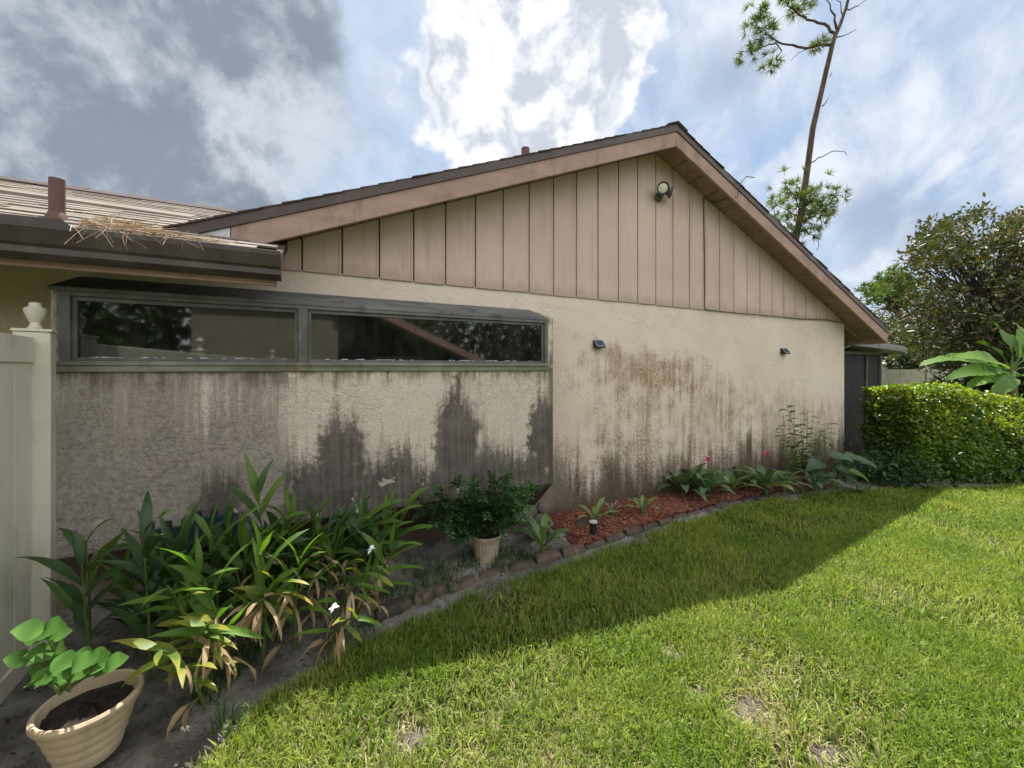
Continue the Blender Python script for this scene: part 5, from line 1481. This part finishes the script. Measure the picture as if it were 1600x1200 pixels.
# magnolia
MD = 12.
mb_ = at(1545, 700, MD); mb_.z = float(gz(mb_.x))
mag = thing('magnolia_tree', 'broad magnolia with glossy olive and rusty leaves at the right', 'tree', mb_)
r_ = np.random.default_rng(31)
MAGM = leaf_mat('magnolia_leaf', None, None, .22, .45, attr=True, spec=.4)
tips = []; bm_ = MB()
top = at(1560, 400, MD)
bm_.tube([mb_, mb_.lerp(top, .4)+Vector((.1, 0, 0)), mb_.lerp(top, .75), top], [.16, .13, .09, .03], 9)
bm_.build('trunk', M['bark2'], mag, smooth=True)
bm_ = MB()
outline = [(1352, 512), (1395, 520), (1420, 470), (1418, 440), (1432, 385), (1452, 352), (1500, 350), (1528, 328), (1560, 345), (1592, 328), (1630, 335), (1680, 380), (1720, 470), (1700, 600), (1600, 620), (1500, 590), (1450, 575), (1420, 545)]
ox = np.array([p[0] for p in outline], float); oy = np.array([p[1] for p in outline], float)
def inside(x, y):
    c = False; j = len(outline)-1
    for i in range(len(outline)):
        if (oy[i] > y) != (oy[j] > y) and x < (ox[j]-ox[i])*(y-oy[i])/(oy[j]-oy[i])+ox[i]: c = not c
        j = i
    return c
while len(tips) < 820:
    x, y = r_.uniform(1350, 1720), r_.uniform(325, 620)
    if not inside(x, y): continue
    if vnoise(np.array([x/42.]), np.array([y/36.]), 7)[0] < .30: continue
    if x < 1415 and r_.random() > .35: continue
    tips.append(at(x, y, MD+r_.uniform(-1.7, 1.7)))
for (x, y) in outline[1:8]*2: tips.append(at(x+r_.uniform(-8, 8), y+r_.uniform(-4, 12), MD+r_.uniform(-.6, .6)))
for i, t in enumerate(tips):
    if i % 3 == 0:
        f = r_.uniform(.2, .85); s0 = mb_.lerp(top, f); bm_.tube(bez(s0, s0.lerp(t, .55)+Vector((0, 0, .25)), t, 6), [.035, .03, .025, .02, .014, .008], 5)
bm_.build('branches', M['bark2'], mag)
per = 20; n = len(tips)*per
P = np.repeat(np.array([tuple(t) for t in tips]), per, 0); cl = np.repeat(r_.normal(0, .12, (len(tips), 3)), per, 0)
Dv = unit(rand_unit(n, r_)+np.array([0, 0, .45])); P = P+Dv*.05+r_.normal(0, .13, (n, 3)); N = unit(np.cross(Dv, rand_unit(n, r_))+np.array([0, 0, .5])); N = unit(N-Dv*np.sum(N*Dv, 1, keepdims=True))
pal = np.array([[.06, .078, .024], [.08, .095, .028], [.10, .082, .032], [.135, .075, .032], [.045, .058, .022]])
col = pal[r_.choice(5, n, p=(.33, .25, .15, .12, .15))]*r_.uniform(.7, 1.3, (n, 1)); L = r_.uniform(.12, .21, n)
V, T, Cc = leaf_cloud(P, Dv, N, L, L*.42, col, .12)
np_mesh('crown', V, T, MAGM, Cc, mag, 'stuff')

# banana plant
BD = 9.5; BSH = 22
BAN = leaf_mat('banana_leaf', (.095, .19, .04), (.15, .26, .06), .42, .55, spec=.2, vein=22.)
bb = at(1590, 700, BD); bb.z = float(gz(bb.x))
ban = thing('banana_plant', 'banana plant with broad pale green leaves behind the hedge', 'plant', bb)
tpb = at(1578, 585, BD)
MB().tube([bb, bb.lerp(tpb, .5)+Vector((.04, 0, 0)), tpb], [.13, .11, .07], 10).build('stem', simple('banana_stem', (.12, .15, .05), (.16, .13, .06), 6., .6), ban, smooth=True)
def banleaf(px0, py0, px1, py1, W, droop, d0=0., d1=0., upy=-.7):
    px0 += BSH; px1 += BSH; a, b2 = at(px0, py0, BD+d0), at(px1, py1, BD+d1); L = (b2-a).length
    me = leaf_mesh('banana_leaf', L*1.05, W*.95, BAN, droop*1.3, random.uniform(.05, .35), 18, .5, .10, .06, random.uniform(-.4, .4), pw=.5)
    d = (b2-a).normalized()+Vector((0, 0, droop*.45))
    MB().tube([tpb, tpb.lerp(a, .5)+Vector((0, 0, .05)), a], [.03, .024, .018], 6).build('leaf_stalk', M['stem'], ban)
    put_leaf(ban, me, a, d, Vector((0, upy, .8)))
for q in ((1540, 578, 1452, 566, .42, .7, 0, -.4), (1540, 574, 1470, 548, .40, .6, 0, .5), (1550, 565, 1515, 528, .36, .5, .2, .6), (1560, 558, 1548, 498, .36, .4, 0, .3, -1.), (1572, 558, 1602, 505, .40, .5, 0, .4),
          (1578, 562, 1648, 520, .44, .7), (1580, 574, 1650, 560, .44, .8), (1565, 586, 1520, 606, .36, .6, -.2, -.7), (1572, 586, 1606, 606, .38, .7, -.2, -.6), (1550, 584, 1488, 592, .36, .7, -.3, -.7),
          (1545, 570, 1478, 572, .34, .9, .4, .9), (1562, 590, 1556, 618, .34, .5, -.4, -1.1), (1568, 560, 1580, 520, .34, .4, .4, .9), (1552, 576, 1500, 556, .34, .6, -.4, -.9)): banleaf(*q)

# dark shrub under the banana and magnolia
def clump(name, lab, cat, px, py, dep, rx, rz, n, leaf, cols, mat_, grp=None, seed=0, trunk=False):
    r = np.random.default_rng(seed); c = at(px, py, dep); b3 = Vector((c.x, c.y, float(gz(c.x))))
    th = thing(name, lab, cat, b3, grp)
    k = 14; cc = np.array(c)+rand_unit(k, r)*np.array([rx*.62, rx*.62, rz*.62]); rr = r.uniform(.3, .55, k)
    idx = r.integers(0, k, n); d = rand_unit(n, r); rad = r.uniform(.55, 1.05, n)*rr[idx]
    P = cc[idx]+d*rad[:, None]*np.array([rx, rx, rz]); P[:, 2] = np.maximum(P[:, 2], .05)
    Dv = unit(d+rand_unit(n, r)*.9); N = unit(d+rand_unit(n, r)*.6+np.array([0, 0, .6])); N = unit(N-Dv*np.sum(N*Dv, 1, keepdims=True))
    L = leaf*r.uniform(.7, 1.3, n); pal = np.array(cols); col = pal[r.integers(0, len(pal), n)]*np.repeat(r.uniform(.7, 1.3, (k, 1)), 1, 1)[idx]*r.uniform(.75, 1.25, (n, 1))
    V, T, Cc = leaf_cloud(P, Dv, N, L, L*.5, col); np_mesh('crown', V, T, mat_, Cc, th, 'stuff')
    s = MB(); 
    for i in range(k): s.tube([b3, b3.lerp(Vector(cc[i]), .6)+Vector((0, 0, .1)), Vector(cc[i])], [.05*rx, .035*rx, .015*rx], 5)
    s.build('branches', M['bark2'], th)
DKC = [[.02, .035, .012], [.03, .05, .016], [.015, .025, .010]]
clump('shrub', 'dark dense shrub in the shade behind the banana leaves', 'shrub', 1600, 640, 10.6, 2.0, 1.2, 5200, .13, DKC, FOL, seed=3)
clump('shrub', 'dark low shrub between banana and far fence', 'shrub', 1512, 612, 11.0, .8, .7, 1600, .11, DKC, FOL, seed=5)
WDC = [[.05, .075, .028], [.07, .095, .035], [.085, .095, .045], [.055, .06, .03]]
for i, (px, py, dep, rx, rz, lab) in enumerate(((1388, 545, 38, 3.2, 3.0, 'hazy green tree just right of the porch roof edge'), (1440, 555, 42, 3.5, 3.0, 'hazy green tree behind the far fence under the magnolia'), (1370, 530, 46, 4.0, 3.4, 'pale green tree above the porch roof'), (1485, 565, 40, 3.0, 2.6, 'olive tree behind the fence left of the banana'), (1415, 575, 30, 2.2, 1.6, 'low bush behind the far vinyl fence'))):
    clump('background_tree', lab, 'tree', px, py, dep, rx, rz, 5200, .34, WDC, FOL, 'trees beyond the far fence', seed=20+i)
# treeline that closes the horizon
r_ = np.random.default_rng(91); n = 26000
an = r_.uniform(R(-75), R(75), n)+R(40); rad = r_.uniform(62, 74, n); hh = 3.6+2.6*fbm(an*9, an*0+1, 4)+1.2*fbm(an*40, an*0, 5)
P = np.stack([np.sin(an)*rad, np.cos(an)*rad, hh*r_.random(n)**.7], 1)
Dv = rand_unit(n, r_); N = unit(np.cross(Dv, rand_unit(n, r_))+np.array([0, 0, .5])); L = r_.uniform(.7, 1.4, n)
V, T, Cc = leaf_cloud(P, Dv, N, L, L*.6, np.array(WDC)[r_.integers(0, 4, n)]*r_.uniform(.7, 1.2, (n, 1)))
o = np_mesh('far_woods', V, T, FOL, Cc, kind='stuff'); setp(o, 'low line of far woods on the horizon', 'woods')

# far vinyl fence
FD0, FD1 = 15., 16.5
ff = thing('vinyl_fence', 'pale far vinyl fence with ball topped post beyond the hedge', 'fence', at(1430, 600, 15.5)*1.0)
fa, fb_ = at(1381, 600, FD0), at(1520, 600, FD1); fa.z = fb_.z = 0
fdv = (fb_-fa); flen = fdv.length; fdv.normalize(); fnv = Vector((-fdv.y, fdv.x, 0))
def ffbox(a0, a1, b0, b1, z0, z1):
    q = [fa+fdv*a+fnv*b2+Vector((0, 0, zz)) for zz in (z0, z1) for (a, b2) in ((a0, b0), (a1, b0), (a1, b1), (a0, b1))]
    return MB().hexa(q)
ftop = 1.62
for i, a in enumerate((0, 2.4, 4.8)):
    ffbox(a-.065, a+.065, -.065, .065, -.3, ftop+.08).build('post', M['vinyl'], ff)
    c_ = fa+fdv*a; MB().lathe([(.05, 0), (.04, .03), (.08, .08), (.095, .13), (.06, .19), (.001, .21)], (c_.x, c_.y, ftop+.081), 12).build('finial', M['vinyl'], ff, smooth=True)
for a in (.066, 2.466):
    ffbox(a, a+2.268, -.03, .03, ftop-.16, ftop).build('top_rail', M['vinyl'], ff)
    for i in range(11): ffbox(a+.004+i*.206, a+.204+i*.206, -.02, .02, -.15, ftop-.162).build('fence_plank', M['vinyl'], ff)
wp_ = at(1491, 590, 12.); wpo = MB().box(wp_.x-.06, wp_.x+.06, wp_.y-.06, wp_.y+.06, -.3, 1.60).build('wooden_post', M['wood'], loc=(wp_.x, wp_.y, 0), bevel=.01); setp(wpo, 'weathered wooden post standing between far fence and banana plant', 'post')

# ------------------------------------------------------------------ the house across the lawn that the window panes mirror
nb = thing('neighbour_house', 'low beige house with brown gable roof mirrored in the window panes', 'house', (1, -15, 0))
NBW = simple('neighbour_wall', (.27, .235, .18), (.21, .18, .14), 2., .9, .3, 20.)
MB().prism([(-3.8, 0), (.8, 0), (.8, 4.7), (-3.8, 4.7)], 'y', -19, -14).build('wall', NBW, nb)
MB().prism([(.8, 4.72), (7.6, 1.75), (7.6, 1.45), (.8, 4.40)], 'y', -19, -13.6).build('roof', M['fascia'], nb)
MB().prism([(-4.1, 4.71), (1.1, 4.71), (-1.5, 5.6)], 'y', -19.3, -13.6).build('gable', M['fascia'], nb)
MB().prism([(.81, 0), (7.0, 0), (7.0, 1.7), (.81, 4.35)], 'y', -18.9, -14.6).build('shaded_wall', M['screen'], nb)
MB().box(2.2, 4.4, -14.59, -14.55, 1.9, 2.15).build('window', NBW, nb)
for i, (x, y) in enumerate(((-10, -16), (-6.6, -15.5), (12, -21), (17, -14), (7, -23))):
    r = 3.0
    th_ = at(0, 0, 1)
    c = Vector((x, y, 0))
    def clump_at(c, r, seed, lab):
        rr_ = np.random.default_rng(seed); th = thing('garden_tree', lab, 'tree', c)
        n = 2600; d = rand_unit(n, rr_); P = np.array(c)+np.array([0, 0, 3.4])+d*rr_.uniform(.5, 1.05, (n, 1))*np.array([r, r, r*.9]); P[:, 2] = np.maximum(P[:, 2], .3)
        N = unit(d+rand_unit(n, rr_)*.7); Dv = unit(np.cross(N, rand_unit(n, rr_))); L = rr_.uniform(.3, .55, n)
        V, T, Cc = leaf_cloud(P, Dv, N, L, L*.55, np.array(DKC)[rr_.integers(0, 3, n)]*1.6); np_mesh('crown', V, T, FOL, Cc, th, 'stuff')
        MB().tube([c, c+Vector((0, 0, 3.2))], [.2, .12], 8).build('trunk', M['bark2'], th)
    clump_at(c, r, 60+i, ['dark garden tree mirrored at the left of the panes', 'round tree behind the mirrored house', 'dark tree right of the mirrored house', 'garden tree far right of the mirrored house', 'tree showing over the mirrored roof'][i])
